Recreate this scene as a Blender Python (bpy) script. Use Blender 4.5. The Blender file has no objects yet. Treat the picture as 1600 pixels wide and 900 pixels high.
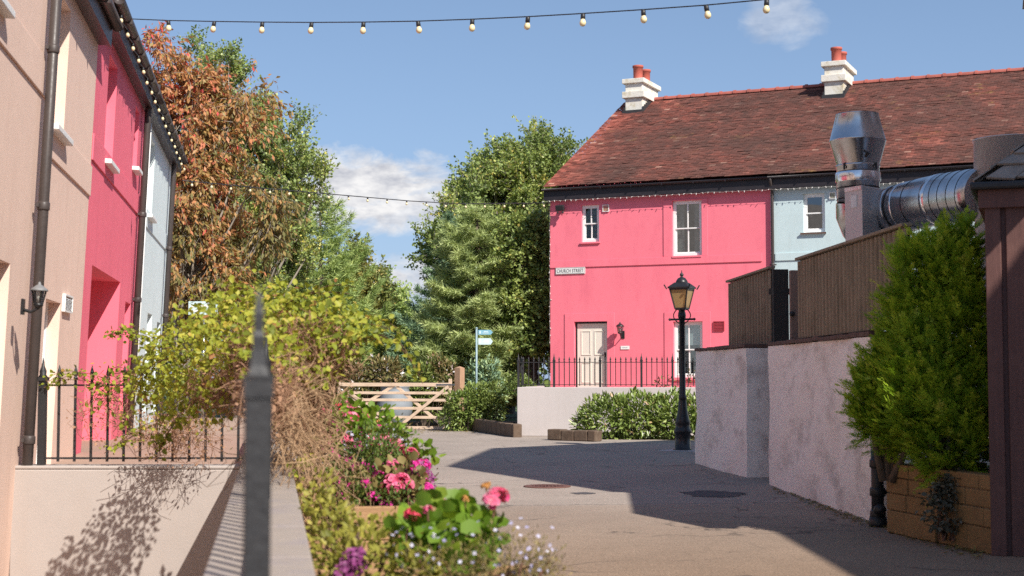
import bpy, math
import numpy as np
from mathutils import Vector, Matrix
R = math.radians
PI = math.pi
rng = np.random.default_rng(7)

# ------------------------------------------------------------------ scene, camera
scn = bpy.context.scene
COL = scn.collection
F, PITCH, EYE = 2300.0, R(3.36), np.array((0.0, 0.0, 1.5))


def ray(px, py):
    x, y = (px - 800) / F, (450 - py) / F
    c, s = math.cos(PITCH), math.sin(PITCH)
    return np.array((x, c - y * s, s + y * c))


def at(px, py, Y):
    """the point of the place that the photograph shows at (px, py), Y metres away"""
    d = ray(px, py)
    return EYE + d * (Y / d[1])


def on_ground(px, py, z=0.0):
    d = ray(px, py)
    return EYE + d * ((z - EYE[2]) / d[2])


cam_data = bpy.data.cameras.new("camera")
cam = bpy.data.objects.new("camera", cam_data)
COL.objects.link(cam)
cam.location = EYE
cam.rotation_euler = (R(90) + PITCH, 0, 0)
cam_data.lens = F / 1600 * 36
cam_data.sensor_width = 36
cam_data.clip_start = 0.05
cam_data.clip_end = 2000
cam_data.dof.use_dof = True
cam_data.dof.focus_distance = 31
cam_data.dof.aperture_fstop = 4.2
scn.camera = cam

# ------------------------------------------------------------------ light and sky
SUN_AZ, SUN_EL = R(-55), R(40)          # direction to the sun: angle from +X towards +Y
sd = Vector((math.cos(SUN_AZ) * math.cos(SUN_EL), math.sin(SUN_AZ) * math.cos(SUN_EL), math.sin(SUN_EL)))
sun_data = bpy.data.lights.new("sun", "SUN")
sun_data.energy = 5.0
sun_data.angle = R(0.5)
sun_data.color = (1.0, 0.94, 0.85)
sun = bpy.data.objects.new("sun", sun_data)
COL.objects.link(sun)
sun.location = sd * 60
sun.rotation_euler = sd.to_track_quat("Z", "Y").to_euler()
scn.view_settings.view_transform = "Standard"
scn.view_settings.look = "None"
scn.view_settings.exposure = 0.47
scn.view_settings.gamma = 1
scn.render.engine = "CYCLES"
try:
    scn.cycles.use_denoising = False
    scn.cycles.max_bounces = 7
    scn.cycles.transparent_max_bounces = 10
    scn.cycles.sample_clamp_indirect = 8
except Exception:
    pass


class NT:
    """small helper to write node trees"""
    def __init__(s, tree):
        s.t = tree; s.n = tree.nodes; s.l = tree.links; s.n.clear()
    def node(s, typ, **kw):
        n = s.n.new(typ)
        for k, v in kw.items():
            if k.startswith("i_"):
                k = k[2:]
                k = int(k) if k.isdigit() else k.replace("_", " ")
                n.inputs[k].default_value = v
            else:
                setattr(n, k, v)
        return n
    def link(s, a, b):
        s.l.new(a, b)
    def math(s, op, a, b=None, c=None, clamp=False):
        n = s.n.new("ShaderNodeMath"); n.operation = op; n.use_clamp = clamp
        for i, v in enumerate((a, b, c)):
            if v is None: continue
            if isinstance(v, (int, float)): n.inputs[i].default_value = v
            else: s.l.new(v, n.inputs[i])
        return n.outputs[0]
    def ramp(s, fac, stops, interp="LINEAR"):
        n = s.n.new("ShaderNodeValToRGB"); e = n.color_ramp.elements
        n.color_ramp.interpolation = interp
        while len(e) < len(stops): e.new(0.5)
        for el, (p, c) in zip(e, stops):
            el.position = p
            el.color = (c, c, c, 1) if isinstance(c, (int, float)) else (*c, 1)
        s.l.new(fac, n.inputs[0]); return n.outputs[0]
    def mix(s, fac, a, b, mode="MIX"):
        n = s.n.new("ShaderNodeMix"); n.data_type = "RGBA"; n.blend_type = mode
        for i, v in ((0, fac), (6, a), (7, b)):
            if isinstance(v, (int, float)): n.inputs[i].default_value = v
            elif isinstance(v, tuple): n.inputs[i].default_value = (*v, 1)
            else: s.l.new(v, n.inputs[i])
        return n.outputs[2]
    def noise(s, vec, scale, detail=4, rough=0.55, dist=0.0):
        n = s.n.new("ShaderNodeTexNoise")
        n.inputs["Scale"].default_value = scale; n.inputs["Detail"].default_value = detail
        n.inputs["Roughness"].default_value = rough; n.inputs["Distortion"].default_value = dist
        s.l.new(vec, n.inputs["Vector"]); return n.outputs[0]
    def mapping(s, vec, scale=(1, 1, 1), rot=(0, 0, 0), loc=(0, 0, 0)):
        n = s.n.new("ShaderNodeMapping")
        n.inputs["Scale"].default_value = scale; n.inputs["Rotation"].default_value = rot; n.inputs["Location"].default_value = loc
        s.l.new(vec, n.inputs[0]); return n.outputs[0]


world = bpy.data.worlds.new("World")
scn.world = world
world.use_nodes = True
w = NT(world.node_tree)
sky = w.node("ShaderNodeTexSky", sky_type="NISHITA", sun_disc=False)
sky.sun_elevation = SUN_EL
sky.sun_rotation = math.atan2(sd.x, sd.y)
sky.air_density = 1.0; sky.dust_density = 0.6; sky.ozone_density = 1.6; sky.altitude = 30
tc = w.node("ShaderNodeTexCoord")
sep = w.node("ShaderNodeSeparateXYZ"); w.link(tc.outputs["Generated"], sep.inputs[0])
yy = w.math("MAXIMUM", sep.outputs[1], 0.02)
az = w.math("DIVIDE", sep.outputs[0], yy)
el = w.math("DIVIDE", sep.outputs[2], yy)
nz = w.noise(w.mapping(tc.outputs["Generated"], (1, 1, 1.9)), 21, 7, 0.62, 0.35)
nz2 = w.noise(w.mapping(tc.outputs["Generated"], (1, 1, 2.2), loc=(3, 1, 2)), 46, 6, 0.6)
fac = None
# cloud banks: azimuth, elevation, widths, opacity (all tangents of angles from due +Y)
for (a0, e0, ra, re, op) in ((-0.108, 0.125, 0.074, 0.034, 1.0), (-0.065, 0.112, 0.075, 0.020, .9), (-0.075, 0.066, 0.055, 0.017, 1.0), (0.186, 0.246, 0.030, 0.026, .38),
                             (-0.34, 0.10, 0.09, 0.04, .9), (0.62, 0.16, 0.16, 0.06, .9), (-0.75, 0.2, 0.2, 0.07, .9), (0.95, 0.3, 0.2, 0.08, .8)):
    dx = w.math("DIVIDE", w.math("SUBTRACT", az, a0), ra)
    dy = w.math("DIVIDE", w.math("SUBTRACT", el, e0), re)
    r2 = w.math("ADD", w.math("MULTIPLY", dx, dx), w.math("MULTIPLY", dy, dy))
    v = w.math("SUBTRACT", 0.62, w.math("MULTIPLY", r2, 0.62))
    v = w.math("ADD", v, w.math("MULTIPLY", w.math("SUBTRACT", nz, 0.5), 1.9))
    m = w.math("MULTIPLY", w.math("MULTIPLY", w.math("SMOOTH_MIN", v, 1.0, 0.2), 2.2, clamp=True), op, clamp=True)
    fac = m if fac is None else w.math("MAXIMUM", fac, m)
front = w.math("GREATER_THAN", sep.outputs[1], 0.05)
fac = w.math("MULTIPLY", fac, front, clamp=True)
cl_col = w.ramp(nz2, [(0.33, (5.6, 5.8, 6.5)), (0.64, (9.8, 9.7, 9.7))])
hazec = w.mix(w.ramp(sep.outputs[2], [(0.0, 0.6), (0.3, 0.26)]), sky.outputs[0], (3.5, 5.6, 9.9))
skc = w.mix(fac, hazec, cl_col)
bg = w.node("ShaderNodeBackground"); bg.inputs[1].default_value = 0.070
w.link(skc, bg.inputs[0])
wo = w.node("ShaderNodeOutputWorld"); w.link(bg.outputs[0], wo.inputs[0])


# ------------------------------------------------------------------ materials
def lin(r, g, b):
    f = lambda c: (c / 255 / 12.92) if c / 255 <= 0.04045 else ((c / 255 + 0.055) / 1.055) ** 2.4
    return (f(r), f(g), f(b))


def newmat(name):
    m = bpy.data.materials.new(name); m.use_nodes = True
    return m, NT(m.node_tree)


def finish(t, shader, bump=None):
    o = t.node("ShaderNodeOutputMaterial"); t.link(shader, o.inputs[0])


def mul(c, k):
    return tuple(min(1, x * k) for x in c)


def surf(name, base, rough=0.7, var=0.12, vscale=2.5, bump=0.15, bscale=60, metal=0.0, spec=0.4, stretch=(1, 1, 1), dirt=None, dirt_scale=3.0, dirt_amt=0.5, dirt_stretch=(1, 1, 1), coat=0, bdist=0.01):
    """painted / natural surface: two-scale tone variation, optional stains with a shape of their own, fine bump"""
    m, t = newmat(name)
    tc = t.node("ShaderNodeTexCoord"); v = tc.outputs["Object"]
    vs = t.mapping(v, stretch)
    n1 = t.noise(vs, vscale, 5, 0.6)
    n2 = t.noise(vs, vscale * 9, 3, 0.6)
    nn = t.math("ADD", t.math("MULTIPLY", n1, 0.65), t.math("MULTIPLY", n2, 0.35))
    col = t.ramp(nn, [(0.3, mul(base, 1 - var)), (0.7, mul(base, 1 + var))])
    if dirt:
        d = t.noise(t.mapping(v, dirt_stretch, loc=(2.3, 1.1, 4)), dirt_scale, 8, 0.68)
        dm = t.ramp(d, [(0.5, 0.0), (0.72, dirt_amt)])
        col = t.mix(dm, col, dirt)
    p = t.node("ShaderNodeBsdfPrincipled")
    t.link(col, p.inputs["Base Color"])
    rr = t.ramp(n2, [(0.3, max(0.03, rough - 0.1)), (0.7, min(1, rough + 0.08))])
    t.link(rr, p.inputs["Roughness"])
    p.inputs["Metallic"].default_value = metal
    p.inputs["Specular IOR Level"].default_value = spec
    p.inputs["Coat Weight"].default_value = coat
    if bump:
        b = t.node("ShaderNodeBump"); b.inputs["Strength"].default_value = bump; b.inputs["Distance"].default_value = bdist
        bn = t.noise(vs, bscale, 4, 0.65)
        t.link(bn, b.inputs["Height"]); t.link(b.outputs[0], p.inputs["Normal"])
    finish(t, p.outputs[0])
    return m


def leafmat(name, stops, trans=0.35, rough=0.5, spec=0.3):
    """leaf colours come from a per-leaf attribute"""
    m, t = newmat(name)
    a = t.node("ShaderNodeAttribute", attribute_name="tint")
    col = t.ramp(a.outputs["Fac"], stops)
    p = t.node("ShaderNodeBsdfPrincipled"); t.link(col, p.inputs["Base Color"])
    p.inputs["Roughness"].default_value = rough; p.inputs["Specular IOR Level"].default_value = spec
    tr = t.node("ShaderNodeBsdfTranslucent")
    t.link(t.mix(1.0, col, (1.0, 0.95, 0.6), "MULTIPLY"), tr.inputs[0])
    mx = t.node("ShaderNodeMixShader"); mx.inputs[0].default_value = trans
    t.link(p.outputs[0], mx.inputs[1]); t.link(tr.outputs[0], mx.inputs[2])
    finish(t, mx.outputs[0])
    return m


def glassmat(name, tint=(0.75, 0.82, 0.82), refl=0.18):
    m, t = newmat(name)
    tr = t.node("ShaderNodeBsdfTransparent"); tr.inputs[0].default_value = (*tint, 1)
    g = t.node("ShaderNodeBsdfGlossy"); g.inputs[0].default_value = (0.9, 0.95, 1, 1); g.inputs["Roughness"].default_value = 0.02
    lw = t.node("ShaderNodeLayerWeight"); lw.inputs[0].default_value = 0.25
    f = t.math("ADD", t.math("MULTIPLY", lw.outputs[1], 0.7), refl, clamp=True)
    mx = t.node("ShaderNodeMixShader"); t.link(f, mx.inputs[0]); t.link(tr.outputs[0], mx.inputs[1]); t.link(g.outputs[0], mx.inputs[2])
    finish(t, mx.outputs[0])
    return m


PINK = (0.85, 0.19, 0.25)
M = {}
M["pink"] = surf("pink_render", PINK, 0.82, 0.06, 0.8, 0.25, 90, dirt=(0.70, 0.14, 0.20), dirt_scale=1.4, dirt_amt=0.6, dirt_stretch=(2.2, 2.2, .6))
M["pink_left"] = surf("deep_pink_render", (0.84, 0.16, 0.225), 0.82, 0.06, 0.8, 0.25, 90, dirt=(0.70, 0.13, 0.19), dirt_scale=1.4, dirt_amt=0.6, dirt_stretch=(2.2, 2.2, .5))
M["pink"].name = "pink_render"
M["beige"] = surf("beige_render", (0.80, 0.58, 0.475), 0.85, 0.05, 0.9, 0.2, 80, dirt=(0.66, 0.46, 0.37), dirt_scale=1.3, dirt_amt=0.55, dirt_stretch=(2.5, 2.5, .5))
M["pale_blue"] = surf("pale_blue_render", (0.52, 0.64, 0.66), 0.82, 0.05, 0.9, 0.25, 90, dirt=(0.42, 0.5, 0.5), dirt_scale=1.5, dirt_amt=0.35, dirt_stretch=(2.5, 2.5, .5))
M["pale_blue_left"] = surf("pale_blue_lane_render", (0.66, 0.75, 0.76), 0.82, 0.05, 0.9, 0.25, 90, dirt=(0.55, 0.62, 0.62), dirt_scale=1.5, dirt_amt=0.35, dirt_stretch=(2.5, 2.5, .5))
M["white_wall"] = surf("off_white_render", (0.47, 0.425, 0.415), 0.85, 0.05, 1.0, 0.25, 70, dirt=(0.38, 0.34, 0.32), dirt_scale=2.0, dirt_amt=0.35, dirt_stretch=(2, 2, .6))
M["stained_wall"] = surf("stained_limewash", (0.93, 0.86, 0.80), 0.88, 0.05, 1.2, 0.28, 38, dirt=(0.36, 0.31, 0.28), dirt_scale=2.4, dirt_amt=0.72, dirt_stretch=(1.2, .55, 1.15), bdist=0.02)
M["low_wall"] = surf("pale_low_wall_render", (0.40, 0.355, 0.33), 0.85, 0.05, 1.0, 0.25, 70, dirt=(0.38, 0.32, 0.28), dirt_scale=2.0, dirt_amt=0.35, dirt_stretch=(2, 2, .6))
M["coping_tile"] = surf("brown_coping", (0.12, 0.07, 0.055), 0.85, 0.3, 6, 0.5, 30)
M["coping_stone"] = surf("pale_coping", (0.34, 0.285, 0.245), 0.85, 0.08, 2.5, 0.4, 60, dirt=(0.25, 0.22, 0.26), dirt_scale=4, dirt_amt=0.5)
M["black"] = surf("black_gloss_paint", (0.018, 0.017, 0.018), 0.38, 0.2, 6, 0.1, 40, spec=0.5)
M["black_matt"] = surf("black_iron", (0.022, 0.022, 0.024), 0.5, 0.25, 8, 0.25, 50, spec=0.45)
M["fascia"] = surf("black_fascia", (0.022, 0.018, 0.022), 0.5, 0.2, 3, 0.15, 30)
M["soffit"] = surf("brown_black_soffit", (0.045, 0.026, 0.026), 0.45, 0.2, 3, 0.1, 30)
M["pipe"] = surf("dark_brown_pipe", (0.06, 0.048, 0.045), 0.45, 0.15, 5, 0.1, 30, spec=0.4)
M["white"] = surf("white_paint", (0.80, 0.79, 0.77), 0.5, 0.03, 5, 0.08, 40, dirt=(.6, .57, .52), dirt_scale=5, dirt_amt=.3)
M["door"] = surf("cream_door_paint", (0.74, 0.69, 0.60), 0.5, 0.03, 4, 0.08, 40)
M["glass"] = glassmat("window_glass")
M["lamp_glass"] = glassmat("clear_lamp_glass", (0.86, 0.88, 0.85), 0.12)
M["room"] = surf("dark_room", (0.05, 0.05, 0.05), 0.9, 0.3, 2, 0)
M["blind"] = surf("grey_blind", (0.42, 0.47, 0.47), 0.8, 0.05, 3, 0.1, 30)
M["curtain"] = surf("dim_curtain", (0.2, 0.2, 0.19), 0.9, 0.25, 6, 0.1, 30, stretch=(6, 1, .3))
M["chimney"] = surf("weathered_white_render", (0.70, 0.67, 0.60), 0.85, 0.1, 3, 0.5, 30, dirt=(0.40, 0.31, 0.13), dirt_scale=3.2, dirt_amt=0.75)
M["terracotta"] = surf("terracotta", (0.42, 0.10, 0.07), 0.75, 0.12, 5, 0.2, 40)
M["ridge_tile"] = surf("ridge_tile", (0.36, 0.10, 0.075), 0.8, 0.25, 5, 0.3, 40, dirt=(.16, .07, .055), dirt_scale=2.5, dirt_amt=.6)
M["lead"] = surf("dark_lead", (0.035, 0.034, 0.036), 0.6, 0.3, 6, 0.2, 20)
M["galv"] = surf("galvanised_steel", (0.52, 0.53, 0.55), 0.27, 0.14, 7, 0.06, 20, metal=1.0, dirt=(0.3, 0.27, 0.24), dirt_scale=3, dirt_amt=0.45, dirt_stretch=(1, 1, .4))
M["galv_flat"] = surf("grey_sheet_steel", (0.46, 0.49, 0.46), 0.42, 0.1, 5, 0.05, 20, metal=0.25, dirt=(0.3, 0.28, 0.25), dirt_scale=2.5, dirt_amt=0.4)
M["galv_plain"] = surf("dull_galvanised", (0.58, 0.55, 0.53), 0.45, 0.06, 3, 0, 20, metal=0.35, dirt=(.45, .4, .38), dirt_scale=3, dirt_amt=.4)
M["galv_band"] = surf("bright_band", (0.8, 0.8, 0.82), 0.2, 0.1, 7, 0.03, 20, metal=1.0)
M["hood_grey"] = surf("pale_grey_metal", (0.2, 0.2, 0.205), 0.5, 0.15, 9, 0.2, 30)
M["rubber"] = surf("black_seal", (0.03, 0.03, 0.03), 0.6, 0.1, 5, 0.0)
M["fence"] = surf("brown_fence_boards", (0.27, 0.21, 0.145), 0.8, 0.35, 5, 0.5, 25, stretch=(6, 6, .5), dirt=(.10, .085, .05), dirt_scale=2, dirt_amt=.5)
M["fence_dark"] = surf("dark_post", (0.03, 0.028, 0.026), 0.8, 0.3, 5, 0.4, 25, stretch=(6, 6, .5))
M["fence_gap"] = surf("dark_gap_backing", (0.011, 0.009, 0.007), 0.9, 0.2, 5, 0)  # near-black sheet that makes the gaps between battens dark
M["post_red"] = surf("red_brown_post", (0.22, 0.15, 0.12), 0.8, 0.2, 4, 0.4, 25, stretch=(6, 6, .5))
M["shed"] = surf("brown_stain", (0.115, 0.052, 0.045), 0.6, 0.25, 4, 0.3, 25, stretch=(7, 7, .4), dirt=(.2, .1, .08), dirt_scale=3, dirt_amt=.4)
M["slate"] = surf("old_stone_slate", (0.30, 0.255, 0.22), 0.85, 0.3, 7, 0.7, 30, dirt=(.40, .35, .3), dirt_scale=6, dirt_amt=.6)
M["oak"] = surf("fresh_gate_timber", (0.66, 0.50, 0.37), 0.7, 0.18, 4, 0.3, 40, stretch=(1, 5, 5), dirt=(.4, .24, .15), dirt_scale=4, dirt_amt=.4)
M["oak_post"] = surf("gate_post_timber", (0.40, 0.25, 0.16), 0.75, 0.22, 4, 0.3, 40, stretch=(5, 5, .6), dirt=(.2, .12, .08), dirt_scale=4, dirt_amt=.4)
M["planter_wood"] = surf("planter_timber", (0.36, 0.21, 0.105), 0.8, 0.25, 5, 0.3, 40, stretch=(.7, .7, 6))
M["planter_end"] = surf("planter_end_grain", (0.13, 0.085, 0.06), 0.9, 0.3, 12, 0.5, 60)
M["soil"] = surf("soil", (0.05, 0.035, 0.025), 0.95, 0.4, 8, 0.8, 20)
M["kerb"] = surf("mossy_kerb", (0.12, 0.08, 0.055), 0.9, 0.35, 5, 0.7, 25, dirt=(.2, .15, .11), dirt_scale=5, dirt_amt=.6)
M["paving"] = surf("terrace_paving", (0.36, 0.25, 0.19), 0.85, 0.12, 2, 0.4, 30)
M["bark"] = surf("bark", (0.14, 0.105, 0.08), 0.9, 0.3, 5, 0.8, 14, stretch=(3, 3, .6))
M["pale_bark"] = surf("pale_bark", (0.32, 0.28, 0.23), 0.9, 0.3, 5, 0.6, 14, stretch=(3, 3, .6))
M["twig"] = surf("dry_twig", (0.34, 0.19, 0.115), 0.85, 0.25, 9, 0, 10)
M["twig_pale"] = surf("straw_twig", (0.42, 0.27, 0.155), 0.85, 0.3, 9, 0, 10)
M["stem"] = surf("brown_stem", (0.16, 0.08, 0.05), 0.8, 0.3, 9, 0, 10)
M["bulb"] = surf("cream_bulb", (0.78, 0.66, 0.40), 0.25, 0.05, 8, 0, 10, spec=0.6)
M["icicle"] = surf("white_light", (0.62, 0.60, 0.58), 0.4, 0.05, 8, 0, 10)
M["sign_blue"] = surf("sign_blue", (0.19, 0.40, 0.50), 0.5, 0.06, 4, 0)
M["sign_pale"] = surf("sign_pale_blue", (0.52, 0.66, 0.70), 0.5, 0.1, 9, 0)
M["sign_post"] = surf("blue_grey_post", (0.27, 0.38, 0.42), 0.5, 0.1, 9, 0)
M["sign_white"] = surf("sign_white", (0.78, 0.77, 0.74), 0.5, 0.04, 8, 0)
M["ink"] = surf("sign_lettering", (0.12, 0.12, 0.13), 0.6, 0.1, 8, 0)
M["amber"] = None
M["butt"] = surf("pale_grey_plastic", (0.24, 0.27, 0.30), 0.55, 0.08, 3, 0.1, 20)
M["brick"] = None
M["mortar"] = surf("mortar", (0.3, 0.25, 0.2), 0.9, 0.2, 6, 0.3, 40)
M["block"] = surf("yellow_sandstone", (0.24, 0.145, 0.06), 0.85, 0.22, 4, 0.6, 25, dirt=(.14, .08, .04), dirt_scale=3.5, dirt_amt=.6)
M["iron_cover"] = surf("rusty_iron_cover", (0.15, 0.07, 0.055), 0.7, 0.25, 20, 0.7, 70)
M["patch"] = surf("dark_tar_patch", (0.075, 0.07, 0.075), 0.85, 0.3, 6, 0.5, 70)
M["shadow_building"] = surf("pale_building_render", (0.5, 0.42, 0.38), 0.9, 0.1, 1, 0.2, 40)
M["grass"] = surf("rough_grass", (0.07, 0.10, 0.035), 0.9, 0.4, 4, 0.6, 15)
M["litter"] = surf("dead_leaf_litter", (0.12, 0.065, 0.035), 0.95, 0.4, 10, 0.8, 25)


def amber():
    m, t = newmat("amber_lamp_glass")
    tr = t.node("ShaderNodeBsdfTranslucent"); tr.inputs[0].default_value = (0.80, 0.52, 0.22, 1)
    p = t.node("ShaderNodeBsdfPrincipled"); p.inputs["Base Color"].default_value = (0.62, 0.42, 0.2, 1); p.inputs["Roughness"].default_value = 0.25
    mx = t.node("ShaderNodeMixShader"); mx.inputs[0].default_value = 0.5
    t.link(tr.outputs[0], mx.inputs[1]); t.link(p.outputs[0], mx.inputs[2]); finish(t, mx.outputs[0])
    return m
M["amber"] = amber()


def roofmat():
    m, t = newmat("clay_roof_tiles")
    tc = t.node("ShaderNodeTexCoord"); v = tc.outputs["Object"]
    a = t.node("ShaderNodeAttribute", attribute_name="tint")
    tile = t.ramp(a.outputs["Fac"], [(0.0, (0.15, 0.048, 0.036)), (0.4, (0.27, 0.082, 0.06)), (0.75, (0.38, 0.115, 0.082)), (0.9, (0.46, 0.17, 0.125)), (1.0, (0.52, 0.28, 0.21))])
    big = t.noise(t.mapping(v, (1.0, .8, .8), (0, 0, R(35))), 0.55, 7, 0.66, 0.6)
    med = t.noise(v, 4.5, 6, 0.7)
    # algae staining, heavier away from the verge at the left end of the roof
    sx = t.node("ShaderNodeSeparateXYZ"); t.link(v, sx.inputs[0])
    verge = t.ramp(t.math("ADD", sx.outputs[0], t.math("MULTIPLY", med, 1.2)), [(0.75, 0.0), (1.0, 1.0)])
    verge = t.math("MULTIPLY", t.math("SUBTRACT", t.math("ADD", sx.outputs[0], t.math("MULTIPLY", big, 2.0)), 1.15), 0.9, clamp=True)
    dk = t.ramp(t.math("ADD", t.math("MULTIPLY", big, 0.6), t.math("MULTIPLY", med, 0.4)), [(0.33, 0.08), (0.46, 0.66), (0.6, 0.93)])
    col = t.mix(t.math("MULTIPLY", dk, verge), tile, (0.085, 0.048, 0.040))
    pale = t.ramp(t.noise(v, 13, 6, 0.75), [(0.60, 0.0), (0.68, 0.55)])
    col = t.mix(pale, col, (0.40, 0.27, 0.22))
    ye = t.ramp(t.noise(t.mapping(v, loc=(5, 2, 9)), 0.9, 6, 0.72), [(0.60, 0.0), (0.70, 0.7)])
    col = t.mix(t.math("MULTIPLY", ye, t.ramp(med, [(.42, 0.), (.6, 1.)])), col, (0.42, 0.25, 0.08))
    p = t.node("ShaderNodeBsdfPrincipled"); t.link(col, p.inputs["Base Color"]); p.inputs["Roughness"].default_value = 0.8
    p.inputs["Specular IOR Level"].default_value = 0.25
    b = t.node("ShaderNodeBump"); b.inputs["Strength"].default_value = 0.5; b.inputs["Distance"].default_value = 0.01
    t.link(t.noise(v, 30, 4, 0.7), b.inputs["Height"]); t.link(b.outputs[0], p.inputs["Normal"])
    finish(t, p.outputs[0]); return m
M["roof"] = roofmat()


def asphaltmat():
    m, t = newmat("old_tarmac")
    tc = t.node("ShaderNodeTexCoord"); v = tc.outputs["Object"]
    big = t.noise(v, 0.35, 6, 0.6, 0.4); med = t.noise(v, 2.2, 6, 0.65); fine = t.noise(v, 55, 3, 0.7); grit = t.noise(v, 160, 2, 0.6)
    base = t.ramp(big, [(0.3, (0.30, 0.25, 0.215)), (0.7, (0.385, 0.325, 0.28))])
    base = t.mix(t.ramp(med, [(0.35, 0.0), (0.7, 0.45)]), base, (0.255, 0.215, 0.185))
    agg = t.ramp(fine, [(0.32, 0.55), (0.5, 1.0), (0.7, 1.35)])
    base = t.mix(1.0, base, agg, "MULTIPLY")
    mid = t.noise(v, 14, 5, 0.7)
    base = t.mix(1.0, base, t.ramp(mid, [(0.35, 0.9), (0.65, 1.1)]), "MULTIPLY")
    base = t.mix(t.ramp(grit, [(0.62, 0.0), (0.7, 0.35)]), base, (0.44, 0.38, 0.33))
    base = t.mix(t.ramp(grit, [(0.3, 0.4), (0.38, 0.0)]), base, (0.10, 0.06, 0.055))
    # older, browner surface this side of the trench joint; the joint itself is a dark ragged line
    s = t.node("ShaderNodeSeparateXYZ"); t.link(v, s.inputs[0])
    wob = t.math("MULTIPLY", t.math("SUBTRACT", med, 0.5), 0.25)
    yj = t.math("ADD", t.math("ADD", s.outputs[1], wob), t.math("MULTIPLY", s.outputs[0], -0.12))
    near = t.math("ADD", t.math("MULTIPLY", t.math("MULTIPLY", t.math("SUBTRACT", 17.0, yj), 6.0, clamp=True), 0.35), t.math("MULTIPLY", t.math("SUBTRACT", 17.0, yj), 0.11, clamp=True), clamp=True)
    base = t.mix(near, base, t.mix(1.0, base, (0.80, 0.67, 0.55), "MULTIPLY"))
    line = t.math("SUBTRACT", 1.0, t.math("MULTIPLY", t.math("ABSOLUTE", t.math("SUBTRACT", yj, 17.0)), 22.0), clamp=True)
    line = t.math("MULTIPLY", line, t.ramp(t.noise(v, 9, 3, .6), [(0.35, 0.2), (0.6, 0.85)]))
    base = t.mix(line, base, (0.05, 0.042, 0.04))
    # hair cracks
    vo = t.node("ShaderNodeTexVoronoi", feature="DISTANCE_TO_EDGE"); vo.inputs["Scale"].default_value = 0.42
    wv = t.node("ShaderNodeVectorMath", operation="ADD"); t.link(v, wv.inputs[0])
    nn = t.node("ShaderNodeTexNoise"); nn.inputs["Scale"].default_value = 1.3; nn.inputs["Detail"].default_value = 5; t.link(v, nn.inputs["Vector"])
    sc = t.node("ShaderNodeVectorMath", operation="SCALE"); sc.inputs[3].default_value = 1.2; t.link(nn.outputs[1], sc.inputs[0]); t.link(sc.outputs[0], wv.inputs[1])
    t.link(wv.outputs[0], vo.inputs["Vector"])
    ck = t.math("MULTIPLY", t.math("SUBTRACT", 1.0, t.math("MULTIPLY", vo.outputs[0], 75.0), clamp=True), t.ramp(t.noise(v, .8, 3, .5), [(0.44, 0.), (0.56, 0.75)]))
    base = t.mix(ck, base, (0.05, 0.045, 0.042))
    p = t.node("ShaderNodeBsdfPrincipled"); t.link(base, p.inputs["Base Color"]); p.inputs["Roughness"].default_value = 0.9; p.inputs["Specular IOR Level"].default_value = 0.2
    b = t.node("ShaderNodeBump"); b.inputs["Strength"].default_value = 0.3; b.inputs["Distance"].default_value = 0.008
    t.link(t.math("ADD", fine, t.math("MULTIPLY", grit, 0.6)), b.inputs["Height"]); t.link(b.outputs[0], p.inputs["Normal"])
    finish(t, p.outputs[0]); return m
M["asphalt"] = asphaltmat()


def brickmat():
    m, t = newmat("brown_brick")
    tc = t.node("ShaderNodeTexCoord")
    br = t.node("ShaderNodeTexBrick"); br.inputs["Scale"].default_value = 1.0
    br.inputs["Brick Width"].default_value = 0.225; br.inputs["Row Height"].default_value = 0.075; br.inputs["Mortar Size"].default_value = 0.008
    br.inputs["Color1"].default_value = (0.24, 0.11, 0.07, 1); br.inputs["Color2"].default_value = (0.33, 0.17, 0.11, 1); br.inputs["Mortar"].default_value = (0.4, 0.36, 0.3, 1)
    mp = t.mapping(tc.outputs["Object"], rot=(R(90), 0, 0)); t.link(mp, br.inputs[0])
    p = t.node("ShaderNodeBsdfPrincipled"); t.link(br.outputs[0], p.inputs["Base Color"]); p.inputs["Roughness"].default_value = 0.9
    finish(t, p.outputs[0]); return m
M["brick"] = brickmat()

G = {}
G["cherry"] = leafmat("autumn_cherry_leaf", [(0.0, (0.200, 0.188, 0.069)), (0.3, (0.389, 0.277, 0.098)), (0.55, (0.552, 0.281, 0.116)), (0.8, (0.611, 0.232, 0.122)), (0.94, (0.658, 0.178, 0.126)), (1.0, (0.776, 0.108, 0.098))], 0.35)
G["poplar"] = leafmat("poplar_leaf", [(0.0, (0.163, 0.242, 0.085)), (0.6, (0.350, 0.433, 0.133)), (0.92, (0.585, 0.576, 0.164)), (1.0, (0.850, 0.736, 0.179))], 0.3, 0.42, 0.45)
G["maple"] = leafmat("green_leaf", [(0.0, (0.157, 0.222, 0.069)), (0.6, (0.336, 0.419, 0.121)), (0.9, (0.517, 0.553, 0.164)), (1.0, (0.626, 0.500, 0.139))], 0.35, 0.45, 0.4)
G["pine"] = leafmat("pine_needle", [(0.0, (0.242, 0.311, 0.127)), (0.6, (0.469, 0.552, 0.227)), (1.0, (0.680, 0.750, 0.340))], 0.3)
G["pine_light"] = leafmat("light_pine_needle", [(0.0, (0.222, 0.317, 0.117)), (0.6, (0.407, 0.518, 0.180)), (1.0, (0.640, 0.706, 0.256))], 0.3)
G["pine_dark"] = leafmat("dark_pine_needle", [(0.0, (0.105, 0.191, 0.123)), (0.6, (0.239, 0.355, 0.217)), (1.0, (0.478, 0.620, 0.333))], 0.2)
G["yellowing"] = leafmat("yellowing_leaf", [(0.0, (0.162, 0.208, 0.064)), (0.6, (0.306, 0.314, 0.090)), (1.0, (0.540, 0.396, 0.108))], 0.35)
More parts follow.
